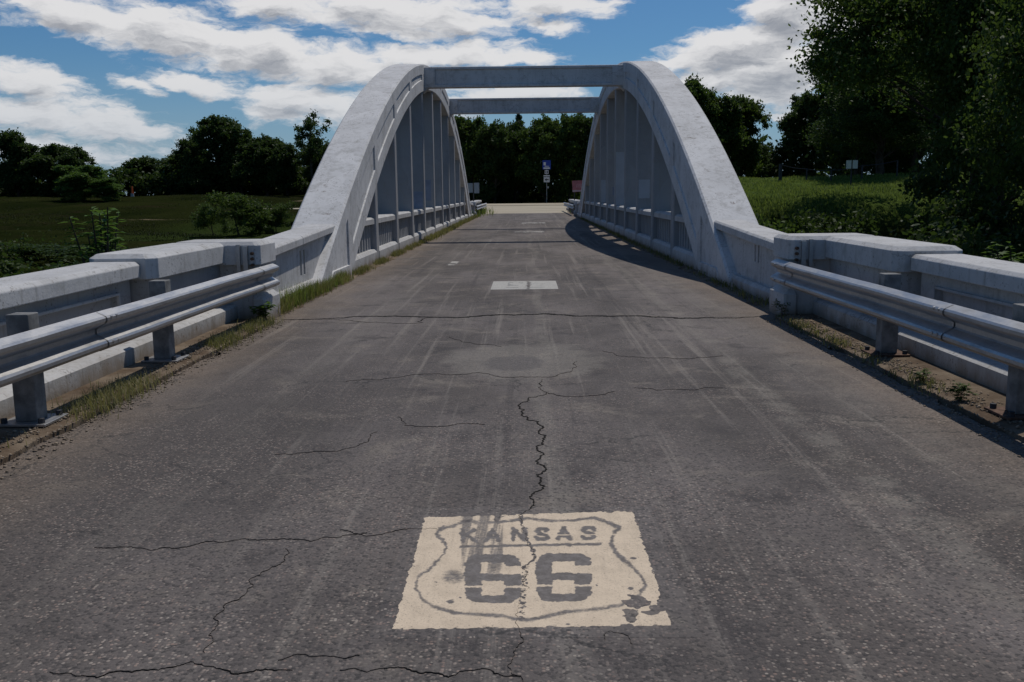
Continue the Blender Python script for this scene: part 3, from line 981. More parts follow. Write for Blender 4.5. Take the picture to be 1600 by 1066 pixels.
    for (a0, a1) in ((-8.0, 1.9), (1.915, 8.42)):
        B(MB().rings([[(a, y, z + (0.01 if y > 8 else 0)) for a, z in lc] for y in np.linspace(a0, a1, 5)]), 'wall_cap', 0.008)
    B(MB().rings([[(a, y, z) for a, z in [(3.30, -0.3), (3.30, 0.18), (3.335, 0.205), (3.64, 0.215), (3.64, -0.3)]] for y in (-8.0, 8.49)]), 'plinth')
    # rusty bracket with bolts on the pilaster's face
    B(MB().box(3.10, 3.15, 10.385, 10.42, 0.56, 0.88).box(3.185, 3.225, 10.385, 10.42, 0.60, 0.90), 'bracket', 0, MAT_GALV)
    rm = MB()
    for z in (0.60, 0.67, 0.74, 0.80):
        B(MB().tube([(3.05, 10.42, z), (3.05, 10.38, z)], 0.020, 6), 'rusty_bolt', 0, MAT_RUST)
    pass
    return root


approach(-1, False, 'left near parapet wall with sunk panels, sunlit caps and dirt stained plinth')
approach(1, False, 'right near parapet wall with chamfered block cap, shaded behind its guardrail')
approach(-1, True, 'small far parapet wall past the left arch')
approach(1, True, 'small far parapet wall past the right arch')

# ------------------------------------------------------------------ guardrails
WPROF = [(0.004, 0.150), (0.012, 0.156), (0.070, 0.126), (0.083, 0.110), (0.083, 0.086), (0.072, 0.068), (0.010, 0.030), (0.0, 0.018), (0.0, -0.018), (0.010, -0.030), (0.072, -0.068), (0.083, -0.086), (0.083, -0.110), (0.070, -0.126), (0.012, -0.156), (0.004, -0.150)]
WPROF = [(a, b * 0.885) for a, b in WPROF]


def guardrail(s, far, label, y_near=-4.0, y_end=10.86):
    my = (lambda y: 2 * YC - y) if far else (lambda y: y)
    root = empty('guardrail', (s * 3.1, my(7.85), 0), label, 'guardrail', 'steel guardrails along the road')
    inv = Matrix.Translation((-s * 3.1, -my(7.85), 0))
    X0 = 2.975
    zc = 0.515

    def B(mb, name, mat=MAT_GALV, bevel=0, parent=root, smooth=None):
        mb.v = [(s * x, my(y), z) for x, y, z in mb.v]
        o = mb.build(name, mat, parent, bevel=bevel, smooth=smooth)
        if parent is root:
            o.matrix_parent_inverse = inv
        return o

    def beam(y0, y1, off=0.0, z0=0, z1=0):
        rs = []
        n = max(2, int(abs(y1 - y0) / 0.35))
        for i in range(n + 1):
            y = y0 + (y1 - y0) * i / n
            dz = z0 + (z1 - z0) * i / n
            w = 0.006 * math.sin(y * 1.7 + s) + 0.003 * math.sin(y * 4.3)
            front = [(X0 - a - off + w, y, zc + b + dz) for a, b in WPROF]
            back = [(X0 - a + 0.005 - off + w, y, zc + b + dz) for a, b in WPROF[::-1]]
            rs.append(front + back)
        return MB().rings(rs, caps=False)
    B(beam(y_near, 6.60, 0, 0.006, 0.004), 'rail_beam')
    B(beam(6.35, 10.42, 0.007, 0.004, 0), 'rail_beam')
    B(beam(10.25, y_end, 0.014, 0, 0), 'end_shoe')
    if not far:
        for y, bs in ((10.31, (-0.088, 0.088)), (10.39, (-0.088, 0.088)), (10.66, (-0.088, 0.088)), (6.41, (-0.092, 0.083)), (6.49, (-0.092, 0.083))):
            for b in bs:
                x = X0 - 0.083 - (0.014 if y > 10 else 0.007)
                B(MB().tube([(x + 0.01, y, zc + b + (0.018 if y < 10 else 0)), (x - 0.007, y, zc + b + (0.018 if y < 10 else 0))], [0.014, 0.010], 7), 'splice_bolt')
    posts = [7.85, 5.66, 3.75, 1.85] if not far else [7.85, 5.9, 4.0, 2.1]
    for y in posts:
        w = 0.065
        # H-section post
        pm = MB()
        px = 3.10
        pm.box(px - 0.07, px + 0.07, y - w, y + w, 0.068, 0.74)
        pp = B(pm, 'post', MAT_POSTGREY, bevel=0.006)
        blk = MB().box(X0 + 0.005, px - 0.071, y - 0.06, y + 0.06, 0.41, 0.63)
        B(blk, 'block_spacer', MAT_POSTGREY, bevel=0.006)
        B(MB().box(px - 0.16, px + 0.15, y - 0.15, y + 0.15, 0.052, 0.068), 'base_plate', MAT_RUST if s > 0 else MAT_GALV, bevel=0.003)
        for (dx, dy) in ((-0.12, -0.11), (-0.12, 0.11), (0.115, -0.11), (0.115, 0.11)):
            B(MB().tube([(px + dx, y + dy, 0.066), (px + dx, y + dy, 0.098)], 0.02, 6), 'anchor_bolt', MAT_DARK)
    return root


guardrail(-1, False, 'galvanised steel guardrail in front of the left near parapet, its corrugated beam sunlit')
guardrail(1, False, 'galvanised steel guardrail in front of the right near parapet, its face in shade')
guardrail(-1, True, 'far guardrail just past the left arch, only its pale end showing')
guardrail(1, True, 'far guardrail just past the right arch, only its end showing')

# ------------------------------------------------------------------ cracks in the road
CRACKS = [([(0.152, 7.125), (0.147, 6.871), (0.171, 6.632), (0.25, 6.533), (0.67, 6.655)], 0.012), ([(0.171, 6.621), (0.041, 6.468), (-0.0, 6.325), (-0.023, 6.157), (-0.01, 5.941), (0.034, 5.803), (0.103, 5.766), (0.128, 5.649), (0.139, 5.426), (0.123, 5.237), (0.121, 5.027), (0.099, 4.928), (0.125, 4.755), (0.078, 4.638), (0.098, 4.524), (0.083, 4.378), (0.056, 4.228), (0.045, 4.145), (0.01, 4.054), (-0.001, 3.924)], 0.022), ([(-1.388, 7.085), (-1.134, 7.141), (-0.965, 7.269), (-0.566, 7.336), (-0.366, 7.42), (-0.266, 7.311), (-0.076, 7.201), (0.23, 7.209), (0.329, 7.357), (0.447, 7.644), (0.464, 7.877)], 0.01), ([(-0.821, 5.918), (-0.748, 5.694), (-0.584, 5.656), (-0.238, 5.702)], 0.008), ([(-0.893, 5.532), (-0.916, 5.3), (-0.966, 5.191), (-1.018, 5.157), (-1.4, 5.05)], 0.01), ([(-0.001, 3.91), (0.019, 3.745), (0.042, 3.632), (0.056, 3.534), (0.005, 3.424), (0.012, 3.32), (-0.001, 3.175), (-0.007, 3.041), (-0.009, 2.944), (0.0, 2.878), (-0.002, 2.815), (-0.016, 2.742), (-0.038, 2.673), (-0.026, 2.634), (0.005, 2.612), (0.013, 2.5)], 0.0065), ([(-0.419, 2.658), (-0.375, 2.669), (-0.332, 2.646), (-0.215, 2.608), (-0.134, 2.651), (-0.054, 2.618), (0.005, 2.612)], 0.012), ([(-0.792, 3.853), (-0.592, 3.807), (-0.55, 3.846), (-0.439, 3.86), (-0.357, 3.847)], 0.008), ([(0.277, 2.838), (0.301, 2.902), (0.342, 2.882), (0.363, 2.8)], 0.004), ([(-1.454, 2.648), (-1.366, 2.625), (-1.222, 2.647), (-1.117, 2.654), (-1.035, 2.707), (-0.954, 2.675), (-0.888, 2.637), (-0.787, 2.659), (-0.7, 2.651)], 0.011), ([(-0.762, 2.713), (-0.602, 2.736), (-0.509, 2.743)], 0.009), ([(-0.554, 2.651), (-0.468, 2.638), (-0.418, 2.662)], 0.009), ([(-1.785, 3.664), (-1.543, 3.634), (-1.36, 3.7), (-1.164, 3.749), (-0.893, 3.722), (-0.768, 3.784), (-0.667, 3.82)], 0.008), ([(-0.977, 3.641), (-1.034, 3.342), (-1.062, 3.105), (-1.065, 3.008), (-1.039, 2.88), (-1.011, 2.762)], 0.007), ([(-2.838, 10.733), (-2.149, 10.845), (-1.362, 10.933), (-1.087, 10.855), (-0.558, 10.881), (-0.081, 10.991), (0.242, 11.072), (0.607, 10.844), (1.023, 10.777), (1.533, 10.685), (2.031, 10.575), (2.554, 10.619), (2.72, 10.666)], 0.075), ([(-2.828, 10.694), (-1.82, 10.48), (-1.289, 10.338), (-1.14, 10.365), (-1.06, 10.854)], 0.02), ([(-0.753, 9.341), (-0.591, 8.975), (-0.209, 8.663)], 0.01), ([(0.723, 8.394), (1.067, 8.029), (1.446, 7.957), (1.77, 8.11)], 0.008), ([(0.823, 6.767), (1.223, 6.674), (1.483, 6.743)], 0.007)]
road_inv = Matrix.Identity(4)


def crack(pts, w, mt=None):
    P = [np.array(p) for p in pts]
    for lev in range(6):
        Q = [P[0]]
        for a, b in zip(P[:-1], P[1:]):
            d = b - a
            L = np.linalg.norm(d)
            if L < 0.012:
                Q.append(b); continue
            n = np.array([-d[1], d[0]]) / L
            Q += [(a + b) / 2 + n * L * random.uniform(-0.20, 0.20), b]
        P = Q
    vs, n = [], len(P)
    for i, p in enumerate(P):
        d = P[min(i + 1, n - 1)] - P[max(i - 1, 0)]
        d = d / (np.linalg.norm(d) + 1e-9)
        nn = np.array([-d[1], d[0]])
        t = i / (n - 1)
        gate = 0.05 if (w < 0.0085 and math.sin(i * 0.11 + w * 5000) + 0.6 * math.sin(i * 0.43) > 0.15) else 1.0
        ww = gate * w * (0.25 + 0.75 * min(1, 6 * min(t, 1 - t))) * (0.35 + 0.65 * abs(math.sin(i * 0.7 + w * 999)) * random.uniform(0.5, 1.3))
        for k_, z_ in ((0.75, 0.0004), (0.5, 0.0034), (-0.5, 0.0034), (-0.75, 0.0004)):
            vs.append((p[0] + nn[0] * ww * k_, p[1] + nn[1] * ww * k_, z_))
    fs = [(4 * i + k, 4 * i + k + 1, 4 * i + k + 5, 4 * i + k + 4) for i in range(n - 1) for k in range(3)]
    o = MB().add(vs, fs).build('crack', mt or MAT_CRACK, road, recalc=False)
    return o


for pts, w in CRACKS:
    crack(pts, w * (0.85 if w > 0.06 else 0.42 if w > 0.015 else 0.36 if w > 0.0105 else 0.28), MAT_CRACK if w > 0.0105 else MAT_FINECRACK)

# ------------------------------------------------------------------ painted road shields
HOM = [21812.8, 3293.67, 377.839, -121.729, -7151.11, 30446.4, -0.0685812, 4.28596]


def seg_dist(px, py, x0, y0, x1, y1):
    dx, dy = x1 - x0, y1 - y0
    t = np.clip(((px - x0) * dx + (py - y0) * dy) / (dx * dx + dy * dy + 1e-9), 0, 1)
    return np.hypot(px - x0 - t * dx, py - y0 - t * dy)


def poly_dist(px, py, pts):
    d = np.full(px.shape, 1e9)
    for a, b in zip(pts[:-1], pts[1:]):
        d = np.minimum(d, seg_dist(px, py, *a, *b))
    return d


def vnoise(U, V, scale, seed=0, octaves=4):
    """value noise"""
    r = np.random.default_rng(seed)
    out = np.zeros_like(U); amp = 1; tot = 0
    T = r.random((64, 64))
    for o in range(octaves):
        u = U / scale * 2 ** o + 13.7 * o; v = V / scale * 2 ** o + 5.1 * o
        iu, iv = np.floor(u).astype(int), np.floor(v).astype(int)
        fu, fv = smooth01(u - iu), smooth01(v - iv)
        g = lambda a, b: T[a % 64, b % 64]
        val = (g(iu, iv) * (1 - fu) + g(iu + 1, iv) * fu) * (1 - fv) + (g(iu, iv + 1) * (1 - fu) + g(iu + 1, iv + 1) * fu) * fv
        out += amp * val; tot += amp; amp *= 0.5
    return out / tot


LETTERS = {
    'K': [[(0, 0), (0, 1)], [(0.08, 0.45), (0.74, 1)], [(0.2, 0.55), (0.78, 0)]],
    'A': [[(0, 0), (0.4, 1)], [(0.4, 1), (0.8, 0)], [(0.18, 0.3), (0.62, 0.3)]],
    'N': [[(0, 0), (0, 1)], [(0, 1), (0.74, 0)], [(0.74, 0), (0.74, 1)]],
    'S': [[(0.72, 0.80), (0.58, 0.98), (0.2, 0.98), (0.02, 0.78), (0.14, 0.57), (0.6, 0.43), (0.74, 0.22), (0.58, 0.02), (0.16, 0.02), (0.0, 0.2)]],
}


def six_mask(U, V, x0, x1, y0, y1):
    a = (U - x0) / (x1 - x0); b = (V - y0) / (y1 - y0)
    inside = (a > 0) & (a < 1) & (b > 0) & (b < 1)
    ra, rb_ = 0.24, 0.24
    ca = np.minimum(a, 1 - a); cb_ = np.minimum(b, 1 - b)
    inside &= ~((ca < ra) & (cb_ < rb_) & (((ra - ca) / ra) ** 2 + ((rb_ - cb_) / rb_) ** 2 > 1))
    h1 = (a > 0.28) & (a < 0.70) & (b > 0.17) & (b < 0.40)
    h1b = (a >= 0.70) & (b > 0.25) & (b < 0.41)
    h2 = (a > 0.30) & (a < 0.69) & (b > 0.55) & (b < 0.84)
    gap = (b > 0.645) & (b < 0.685) & ((a < 0.31) | (a > 0.68))
    return inside & ~h1 & ~h1b & ~h2 & ~gap


def blur(A, n=1):
    for _ in range(n):
        B = np.pad(A, 1, mode='edge')
        A = (B[:-2, 1:-1] + B[2:, 1:-1] + B[1:-1, :-2] + B[1:-1, 2:] + 2 * B[1:-1, 1:-1]) / 6
    return A


def paint_sheet(name, x0, x1, y0, y1, nx, ny, z, func, mat):
    xs = np.linspace(x0, x1, nx); ys = np.linspace(y0, y1, ny)
    X, Y = np.meshgrid(xs, ys)
    cov, ink = func(X, Y)
    ij = np.minimum(np.minimum(np.arange(ny)[:, None], np.arange(ny)[::-1][:, None]), np.minimum(np.arange(nx)[None, :], np.arange(nx)[::-1][None, :]))
    Z = 0.0004 + (z - 0.0004) * smooth01(ij / 14.0)
    V = np.stack([X.ravel(), Y.ravel(), Z.ravel()], 1)
    i = (np.arange(ny - 1)[:, None] * nx + np.arange(nx - 1)[None, :]).ravel()
    F = np.stack([i, i + 1, i + nx + 1, i + nx], 1)
    me = np_mesh(name, V, F)
    at = me.color_attributes.new('paint', 'FLOAT_COLOR', 'POINT')
    c = np.zeros((X.size, 4), np.float32)
    c[:, 0] = cov.ravel(); c[:, 1] = ink.ravel(); c[:, 3] = 1
    at.data.foreach_set('color', c.ravel())
    return link(name, me, mat)


def shield_paint(X, Y):
    h = HOM
    den = h[6] * X + h[7] * Y + 1
    U = (h[0] * X + h[1] * Y + h[2]) / den
    V = (h[3] * X + h[4] * Y + h[5]) / den
    jit = lambda s, a, sd: (vnoise(X, Y, s, sd) - 0.5) * a
    Uj, Vj = U + jit(0.02, 26, 1) + jit(0.005, 9, 5), V + jit(0.02, 12, 2) + jit(0.005, 5, 6)
    # cream rectangle as a quadrilateral
    quad = [(45, 712), (1560, 690), (1350, 66), (225, 102)]
    cov = np.ones_like(U)
    soft = np.full(U.shape, 1e9)
    for (a, b) in zip(quad, quad[1:] + quad[:1]):
        ex, ey = b[0] - a[0], b[1] - a[1]
        L = math.hypot(ex, ey)
        sg = 1 if ((800 - a[0]) * ey - (400 - a[1]) * ex) > 0 else -1
        soft = np.minimum(soft, sg * ((Uj - a[0]) * ey - (Vj - a[1]) * ex) / L)
    cov = np.clip(0.5 + soft / 8, 0, 1)
    ink = np.zeros_like(U)
    # shield outline
    out = [(440, 120), (530, 132), (640, 128), (780, 108), (900, 122), (1040, 117), (1140, 104), (1215, 130), (1280, 160), (1250, 190), (1230, 240), (1262, 300), (1340, 365), (1395, 420), (1418, 470), (1385, 525), (1290, 578), (1180, 600), (1000, 615), (900, 635), (800, 660), (720, 657), (640, 636), (500, 630), (380, 620), (270, 590), (200, 540), (170, 480), (180, 430), (250, 380), (310, 320), (340, 270), (322, 225), (285, 195), (310, 165), (380, 148), (440, 120)]
    wv = 6.5 + 8 * vnoise(U, V, 160, 3, 2) + 4 * ((U > 1225) & (U < 1420)) * (V < 380)
    d = poly_dist(Uj * 1.0, Vj, out)
    ink = np.maximum(ink, np.clip(1.3 - d / wv * 0.8, 0, 1) * (0.55 + 0.45 * vnoise(U, V, 90, 77, 3)))
    # rule under the name
    d = poly_dist(Uj, Vj, [(410, 262), (790, 254), (1180, 247)])
    ink = np.maximum(ink, np.clip(1.4 - d / 9, 0, 1) * 0.9)
    # KANSAS
    for ch, lx, top in zip('KANSAS', (428, 556, 702, 826, 944, 1080), (170, 168, 165, 163, 160, 158)):
        hgt, wid = 60, 86
        for st in LETTERS[ch]:
            pts = [(lx + a * wid, top + (1 - b) * hgt) for a, b in st]
            dd = np.full(U.shape, 1e9)
            for a, b in zip(pts[:-1], pts[1:]):
                dd = np.minimum(dd, seg_dist(Uj, (Vj) * 1.45, a[0], a[1] * 1.45, b[0], b[1] * 1.45))
            ink = np.maximum(ink, np.clip(1.5 - dd / 15.0, 0, 1) * 0.95)
    gapmask = (np.abs(V - (200 - (U - 800) * 0.012)) < 2.6) & (U > 900)
    ink[gapmask] *= 0.35
    # 66
    for x0, x1, y0, y1 in ((440, 748, 303, 568), (826, 1130, 298, 560)):
        m = six_mask(Uj, Vj, x0, x1, y0, y1)
        ink = np.where(m, np.maximum(ink, 0.92), ink)
    # ghost smear left of the first figure
    g = np.exp(-(((U - 380) / 75) ** 2 + ((V - 425) / 42) ** 2) ** 2)
    ink = np.maximum(ink, g * (0.45 + 0.5 * vnoise(X, Y, 0.012, 8)))
    # little stains
    for (a, b, ra, rb) in ((360, 560, 24, 13), (1355, 325, 16, 8), (1345, 490, 16, 9), (415, 540, 9, 7), (1000, 685, 12, 6), (275, 455, 8, 5), (810, 285, 15, 11), (325, 148, 7, 4), (1160, 470, 7, 5)):
        g = ((Uj - a) / ra) ** 2 + ((Vj - b) / rb) ** 2
        ink = np.maximum(ink, np.clip(1.4 - g, 0, 1))
    # thin scratch right of the figures
    d = seg_dist(Uj, Vj, 1150, 262, 1192, 590)
    ink = np.maximum(ink, np.clip(1 - d / 4, 0, 1) * 0.6)
    # tyre rubbed bands
    ty = smooth01((U - 408) / 20) * (1 - smooth01((U - 640) / 18)) * smooth01((520 - V) / 160)
    lines = vnoise(U + (V - 90) * 0.20, V * 0.03, 13, 11, 3)
    wear = ty * np.clip((lines - 0.22) * 2.6, 0, 1)
    cov = cov - wear * 0.36
    ink = np.maximum(ink, wear * 0.72)
    d = np.abs(U - 632 - (V - 100) * -0.08)
    ink = np.maximum(ink, np.clip(1 - d / 12, 0, 1) * (V < 330) * 0.7)
    # rubble strip along the crack
    d = poly_dist(U, V, [(765, 390), (765, 460), (752, 560), (748, 650)])
    cov = cov - np.clip(1.2 - d / 28, 0, 1) * np.clip(vnoise(X, Y, 0.007, 21) - 0.40, 0, 1) * 4.5
    d = poly_dist(Uj, Vj, [(745, 90), (748, 140), (775, 210), (800, 270), (822, 320), (755, 378)])
    cov = cov - np.clip(1.4 - d / 9, 0, 1) * 0.7
    # flaked corner
    fl = np.full_like(U, -1.2)
    for (a, b, ra, rb) in ((1380, 560, 85, 42), (1340, 640, 50, 50), (1480, 600, 55, 22), (1520, 560, 35, 50), (1450, 620, 60, 14), (1330, 690, 45, 20)):
        fl = np.maximum(fl, 1 - (((Uj - a) / ra) ** 2 + ((Vj - b) / rb) ** 2))
    fl = fl + (vnoise(X, Y, 0.03, 31) - 0.6) * 1.6
    cov = cov - np.clip(fl * 5, 0, 1) * 0.95
    edge = np.clip(1 - np.abs(soft) / 60, 0, 1) * (vnoise(X, Y, 0.05, 41) > 0.60)
    cov = cov - edge * 0.5
    return blur(np.clip(cov, 0, 1)), blur(np.clip(ink, 0, 1))


mk = paint_sheet('painted_shield', -0.50, 0.60, 2.86, 4.14, 340, 396, 0.0025, shield_paint, MAT_CREAM)
tag(mk, 'cream painted road shield reading KANSAS 66, largest on the asphalt in the foreground', 'road marking')


def worn_paint(X, Y):
    u = (X + 0.51) / 1.03; v = (Y - 13.95) / 1.30
    n = vnoise(X, Y, 0.16, 51)
    n2 = vnoise(X * 3, Y * 0.5, 0.10, 52)
    e = np.minimum(np.minimum(u, 1 - u), np.minimum(v * 1.2, (1 - v) * 1.2))
    cov = np.clip(0.5 + (e) / 0.008, 0, 1) * (0.42 + 0.30 * n + 0.30 * n2)
    bord = np.clip(1.5 - e / 0.05, 0, 1)
    cov = cov + bord * 0.22 * (e > 0)
    cov = np.where(e <= 0, 0, cov)
    cov -= np.clip(1.2 - np.abs(u - 0.56) / 0.05, 0, 1) * 0.28
    ink = np.zeros_like(X)
    # the name and figures face the other way here
    r = lambda a0, a1, b0, b1: (u > a0) & (u < a1) & (v > b0) & (v < b1)
    m = r(.22, .80, .16, .24) | r(.24, .48, .38, .48) | r(.24, .32, .38, .86) | r(.40, .48, .6, .86) | r(.54, .76, .38, .48) | r(.54, .62, .38, .86) | r(.24, .48, .62, .70) | r(.54, .76, .62, .70)
    ink = np.where(m & (n > 0.42), 0.55, 0)
    return np.clip(cov, 0, 1), ink


mk = paint_sheet('worn_shield', -0.55, 0.55, 13.9, 15.3, 150, 160, 0.0025, worn_paint, MAT_WORN)
tag(mk, 'badly worn pale shield marking on the road between the near arch feet', 'road marking')
for (x0, x1, y0, y1, sd, lab) in ((-1.60, -1.36, 18.7, 19.9, 61, 'small faded paint smear left of centre just past the worn shield'), (-0.42, 0.75, 33.9, 35.2, 62, 'faint pale shield marking under the overhead beams'), (-0.2, 1.0, 43.5, 45.2, 63, 'faintest and farthest pale marking near the end of the bridge')):
    def f(X, Y, x0=x0, x1=x1, y0=y0, y1=y1, sd=sd):
        e = np.minimum(np.minimum((X - x0), (x1 - X)) , np.minimum((Y - y0), (y1 - Y)))
        n = vnoise(X * 2, Y, 0.3, sd)
        return np.clip(e / 0.05, 0, 1) * np.clip(0.08 + 0.75 * n, 0, 1), np.zeros_like(X)
    mk = paint_sheet('faded_marking', x0, x1, y0, y1, 60, 60, 0.0025, f, MAT_WORN)
    tag(mk, lab, 'road marking')

# ------------------------------------------------------------------ signs
MAT_BLUE = mat_simple('sign_blue', (0.02, 0.05, 0.30), 0.4, var=0.1)
MAT_SIGNW = mat_simple('sign_white', (0.62, 0.62, 0.60), 0.4, var=0.06)
MAT_SIGNBK = mat_simple('sign_black', (0.02, 0.02, 0.02), 0.5, var=0.1)
MAT_SIGNGREY = mat_simple('sign_back_aluminium', (0.34, 0.35, 0.34), 0.5, 0.3, var=0.12)
MAT_PINK = mat_simple('faded_red_board', (0.50, 0.17, 0.17), 0.6, var=0.15, scale=4)
MAT_PINKW = mat_simple('faded_pale_ink', (0.62, 0.42, 0.40), 0.6, var=0.1)
MAT_WOODPOST = mat_simple('weathered_post', (0.10, 0.085, 0.07), 0.9, var=0.3)
MAT_ORANGE = mat_simple('orange_plastic', (0.75, 0.13, 0.03), 0.5, var=0.1)


def P(mb, name, mat, root, bevel=0.0):
    return mb.build(name, mat, root, bevel=bevel)


sg = empty('route_sign', (2.78, 121.0, 0.05), 'blue route sign with small white plates stacked below on one pole, at the far roadside', 'sign')
P(MB().tube([(0, 0.05, -0.2), (0, 0.05, 5.3)], 0.04, 8), 'pole', MAT_SIGNGREY, sg)
b = P(MB().box(-0.53, 0.53, -0.02, 0.02, 4.25, 5.4), 'blue_plate', MAT_BLUE, sg)
P(MB().box(-0.40, -0.10, -0.026, -0.021, 4.75, 5.15).box(-0.26, 0.30, -0.026, -0.021, 4.60, 4.68), 'white_emblem', MAT_SIGNW, b)
P(MB().box(-0.42, 0.42, -0.026, -0.021, 4.30, 4.50), 'white_strip', MAT_SIGNW, b)
p2 = P(MB().box(-0.24, 0.24, -0.02, 0.02, 3.68, 4.15), 'route_plate', MAT_SIGNW, sg)
P(MB().box(-0.15, -0.05, -0.026, -0.021, 3.76, 4.07).box(0.05, 0.15, -0.026, -0.021, 3.76, 4.07), 'route_figures', MAT_SIGNBK, p2)
P(MB().box(-0.40, 0.40, -0.02, 0.02, 3.36, 3.52), 'name_plate', MAT_SIGNW, sg)
p3 = P(MB().box(-0.38, 0.38, -0.02, 0.02, 2.62, 3.28), 'arrow_plate', MAT_SIGNW, sg)
P(MB().add([(-0.26, -0.024, 2.95), (-0.02, -0.024, 3.14), (-0.02, -0.024, 3.01), (0.26, -0.024, 3.01), (0.26, -0.024, 2.89), (-0.02, -0.024, 2.89), (-0.02, -0.024, 2.76)], [(0, 1, 2, 3, 4, 5, 6)]), 'arrow', MAT_SIGNBK, p3)
P(MB().box(0.06, 0.26, -0.02, 0.02, 1.85, 2.1), 'marker_tab', MAT_SIGNGREY, sg)

sg = empty('red_board', (3.62, 62.0, -0.05), 'faded red notice board with pale lettering just beyond the right arch', 'sign')
b = P(MB().add([(-0.52, 0, 2.20), (0.5, 0, 2.24), (0.5, 0, 1.50), (-0.47, 0, 1.46), (-0.52, 0.03, 2.20), (0.5, 0.03, 2.24), (0.5, 0.03, 1.50), (-0.47, 0.03, 1.46)], [(0, 1, 2, 3), (7, 6, 5, 4), (0, 4, 5, 1), (1, 5, 6, 2), (2, 6, 7, 3), (3, 7, 4, 0)]), 'board', MAT_PINK, sg)
let = MB()
for x in (-0.20, -0.06, 0.06, 0.19, 0.30):
    let.add([(x - 0.015, -0.006, 1.76), (x + 0.015, -0.006, 1.76), (x + 0.03, -0.006, 1.98), (x, -0.006, 1.98)], [(0, 1, 2, 3)])
let.add([(-0.48, -0.006, 1.48), (0.48, -0.006, 1.52), (0.48, -0.006, 1.60), (-0.485, -0.006, 1.58)], [(0, 1, 2, 3)])
P(let, 'pale_lettering', MAT_PINKW, b)
for x in (-0.35, 0.35):
    P(MB().box(x - 0.03, x + 0.03, 0.031, 0.09, -0.3, 2.1), 'post', MAT_WOODPOST, sg)

sg = empty('sign_backs', (-3.18, 58.0, -0.05), 'grey unpainted backs of two narrow sign plates just beyond the left arch', 'sign')
P(MB().box(-0.36, -0.035, 0, 0.02, 1.50, 2.08), 'plate', MAT_SIGNGREY, sg)
P(MB().box(0.035, 0.36, 0, 0.02, 1.46, 2.10), 'plate', MAT_SIGNGREY, sg)
P(MB().box(-0.03, 0.03, -0.03, 0.03, -0.3, 2.1), 'post', MAT_WOODPOST, sg)

zz = float(tz(20.8, 60))
sg = empty('notice_panel', (20.72, 60.0, zz), 'pair of small pale panels on a dark post in the sunlit grass on the right', 'sign')
P(MB().box(-0.36, -0.04, 0, 0.02, 2.70 - zz, 3.22 - zz), 'panel', MAT_SIGNW, sg)
P(MB().box(0.04, 0.36, 0, 0.02, 2.70 - zz, 3.22 - zz), 'panel', MAT_SIGNW, sg)
P(MB().box(-0.04, 0.04, 0.022, 0.09, -0.4, 3.0 - zz), 'post', MAT_DARK, sg)

# sagging wire fence behind the notice panels
fz = [(17.3, 64.0), (18.9, 63.4), (20.4, 63.0), (22.3, 62.6), (24.6, 62.6)]
fr = empty('wire_fence', (fz[0][0], fz[0][1], float(tz(*fz[0]))), 'low sagging fence with dark posts and rails behind the pale panels', 'fence')
finv = Matrix.Translation((-fr.location[0], -fr.location[1], -fr.location[2]))
tops = []
for i, (x, y) in enumerate(fz):
    g = float(tz(x, y))
    h = (1.15, 0.85, 0.72, 0.95, 1.15)[i]
    o = MB().tube([(x, y, g - 0.3), (x, y, g + h)], 0.05 if i else 0.12, 7).build('post', MAT_DARK, fr)
    o.matrix_parent_inverse = finv
    tops.append((x, y, g + h - 0.06))
for a, b in zip(tops[:-1], tops[1:]):
    o = MB().tube([a, tuple((p + q) / 2 - (0.06 if j == 2 else 0) for j, (p, q) in enumerate(zip(a, b))), b], 0.028, 5).build('rail', MAT_DARK, fr)
    o.matrix_parent_inverse = finv

zz = float(tz(-59.8, 150))
sg = empty('marker_barrel', (-59.8, 142.0, float(tz(-59.8, 142))), 'tiny orange roadwork marker by the far left roadside', 'marker')
P(MB().tube([(0, 0, 0.5), (0, 0, 1.6)], [0.15, 0.12], 10), 'marker_top', MAT_ORANGE, sg)
P(MB().tube([(0, 0, -0.2), (0, 0, 0.5)], [0.30, 0.24], 10), 'base', MAT_SIGNGREY, sg)
g0 = float(tz(-78, 127))
gr = empty('roadside_barrier', (-78, 118, float(tz(-78, 118))), 'long low pale barrier beside the far left road', 'barrier')
P(MB().box(-3.5, 2.6, -0.1, 0.1, 0.35, 0.6), 'beam', MAT_SIGNW, gr)
for x in (-3, -1, 1, 2.4):
    P(MB().box(x - 0.06, x + 0.06, -0.06, 0.06, -0.3, 0.35), 'post', MAT_WOODPOST, gr)

# ------------------------------------------------------------------ vegetation


def leaf_cloud(cent, rad, nleaf, size, r, flat=0.75, up=0.35, aspect=0.6):
    """leaf quads spread through ellipsoid clumps. cent (n,3), rad (n,), returns verts, faces"""
    n = len(cent)
    w = rad ** 2; w = w / w.sum()
    idx = r.choice(n, nleaf, p=w)
    d = r.standard_normal((nleaf, 3)); d /= np.linalg.norm(d, axis=1)[:, None]
    rr = rad[idx] * (r.random(nleaf) ** 0.45) * (1 + 0.35 * r.standard_normal(nleaf).clip(-1, 2))
    c = cent[idx] + d * rr[:, None] * np.array([1, 1, flat])
    nr = r.standard_normal((nleaf, 3)); nr[:, 2] += up * 2; nr /= np.linalg.norm(nr, axis=1)[:, None]
    t = r.standard_normal((nleaf, 3)); t -= nr * (t * nr).sum(1)[:, None]; t /= np.linalg.norm(t, axis=1)[:, None]
    b = np.cross(nr, t)
    s = size * r.uniform(0.6, 1.35, nleaf)[:, None]
    V = np.stack([c - t * s * 0.5, c + b * s * 0.5 * aspect - t * s * 0.05, c + t * s * 0.5, c - b * s * 0.5 * aspect - t * s * 0.05], 1).reshape(-1, 3)
    F = np.arange(nleaf * 4).reshape(-1, 4)
    return V, F


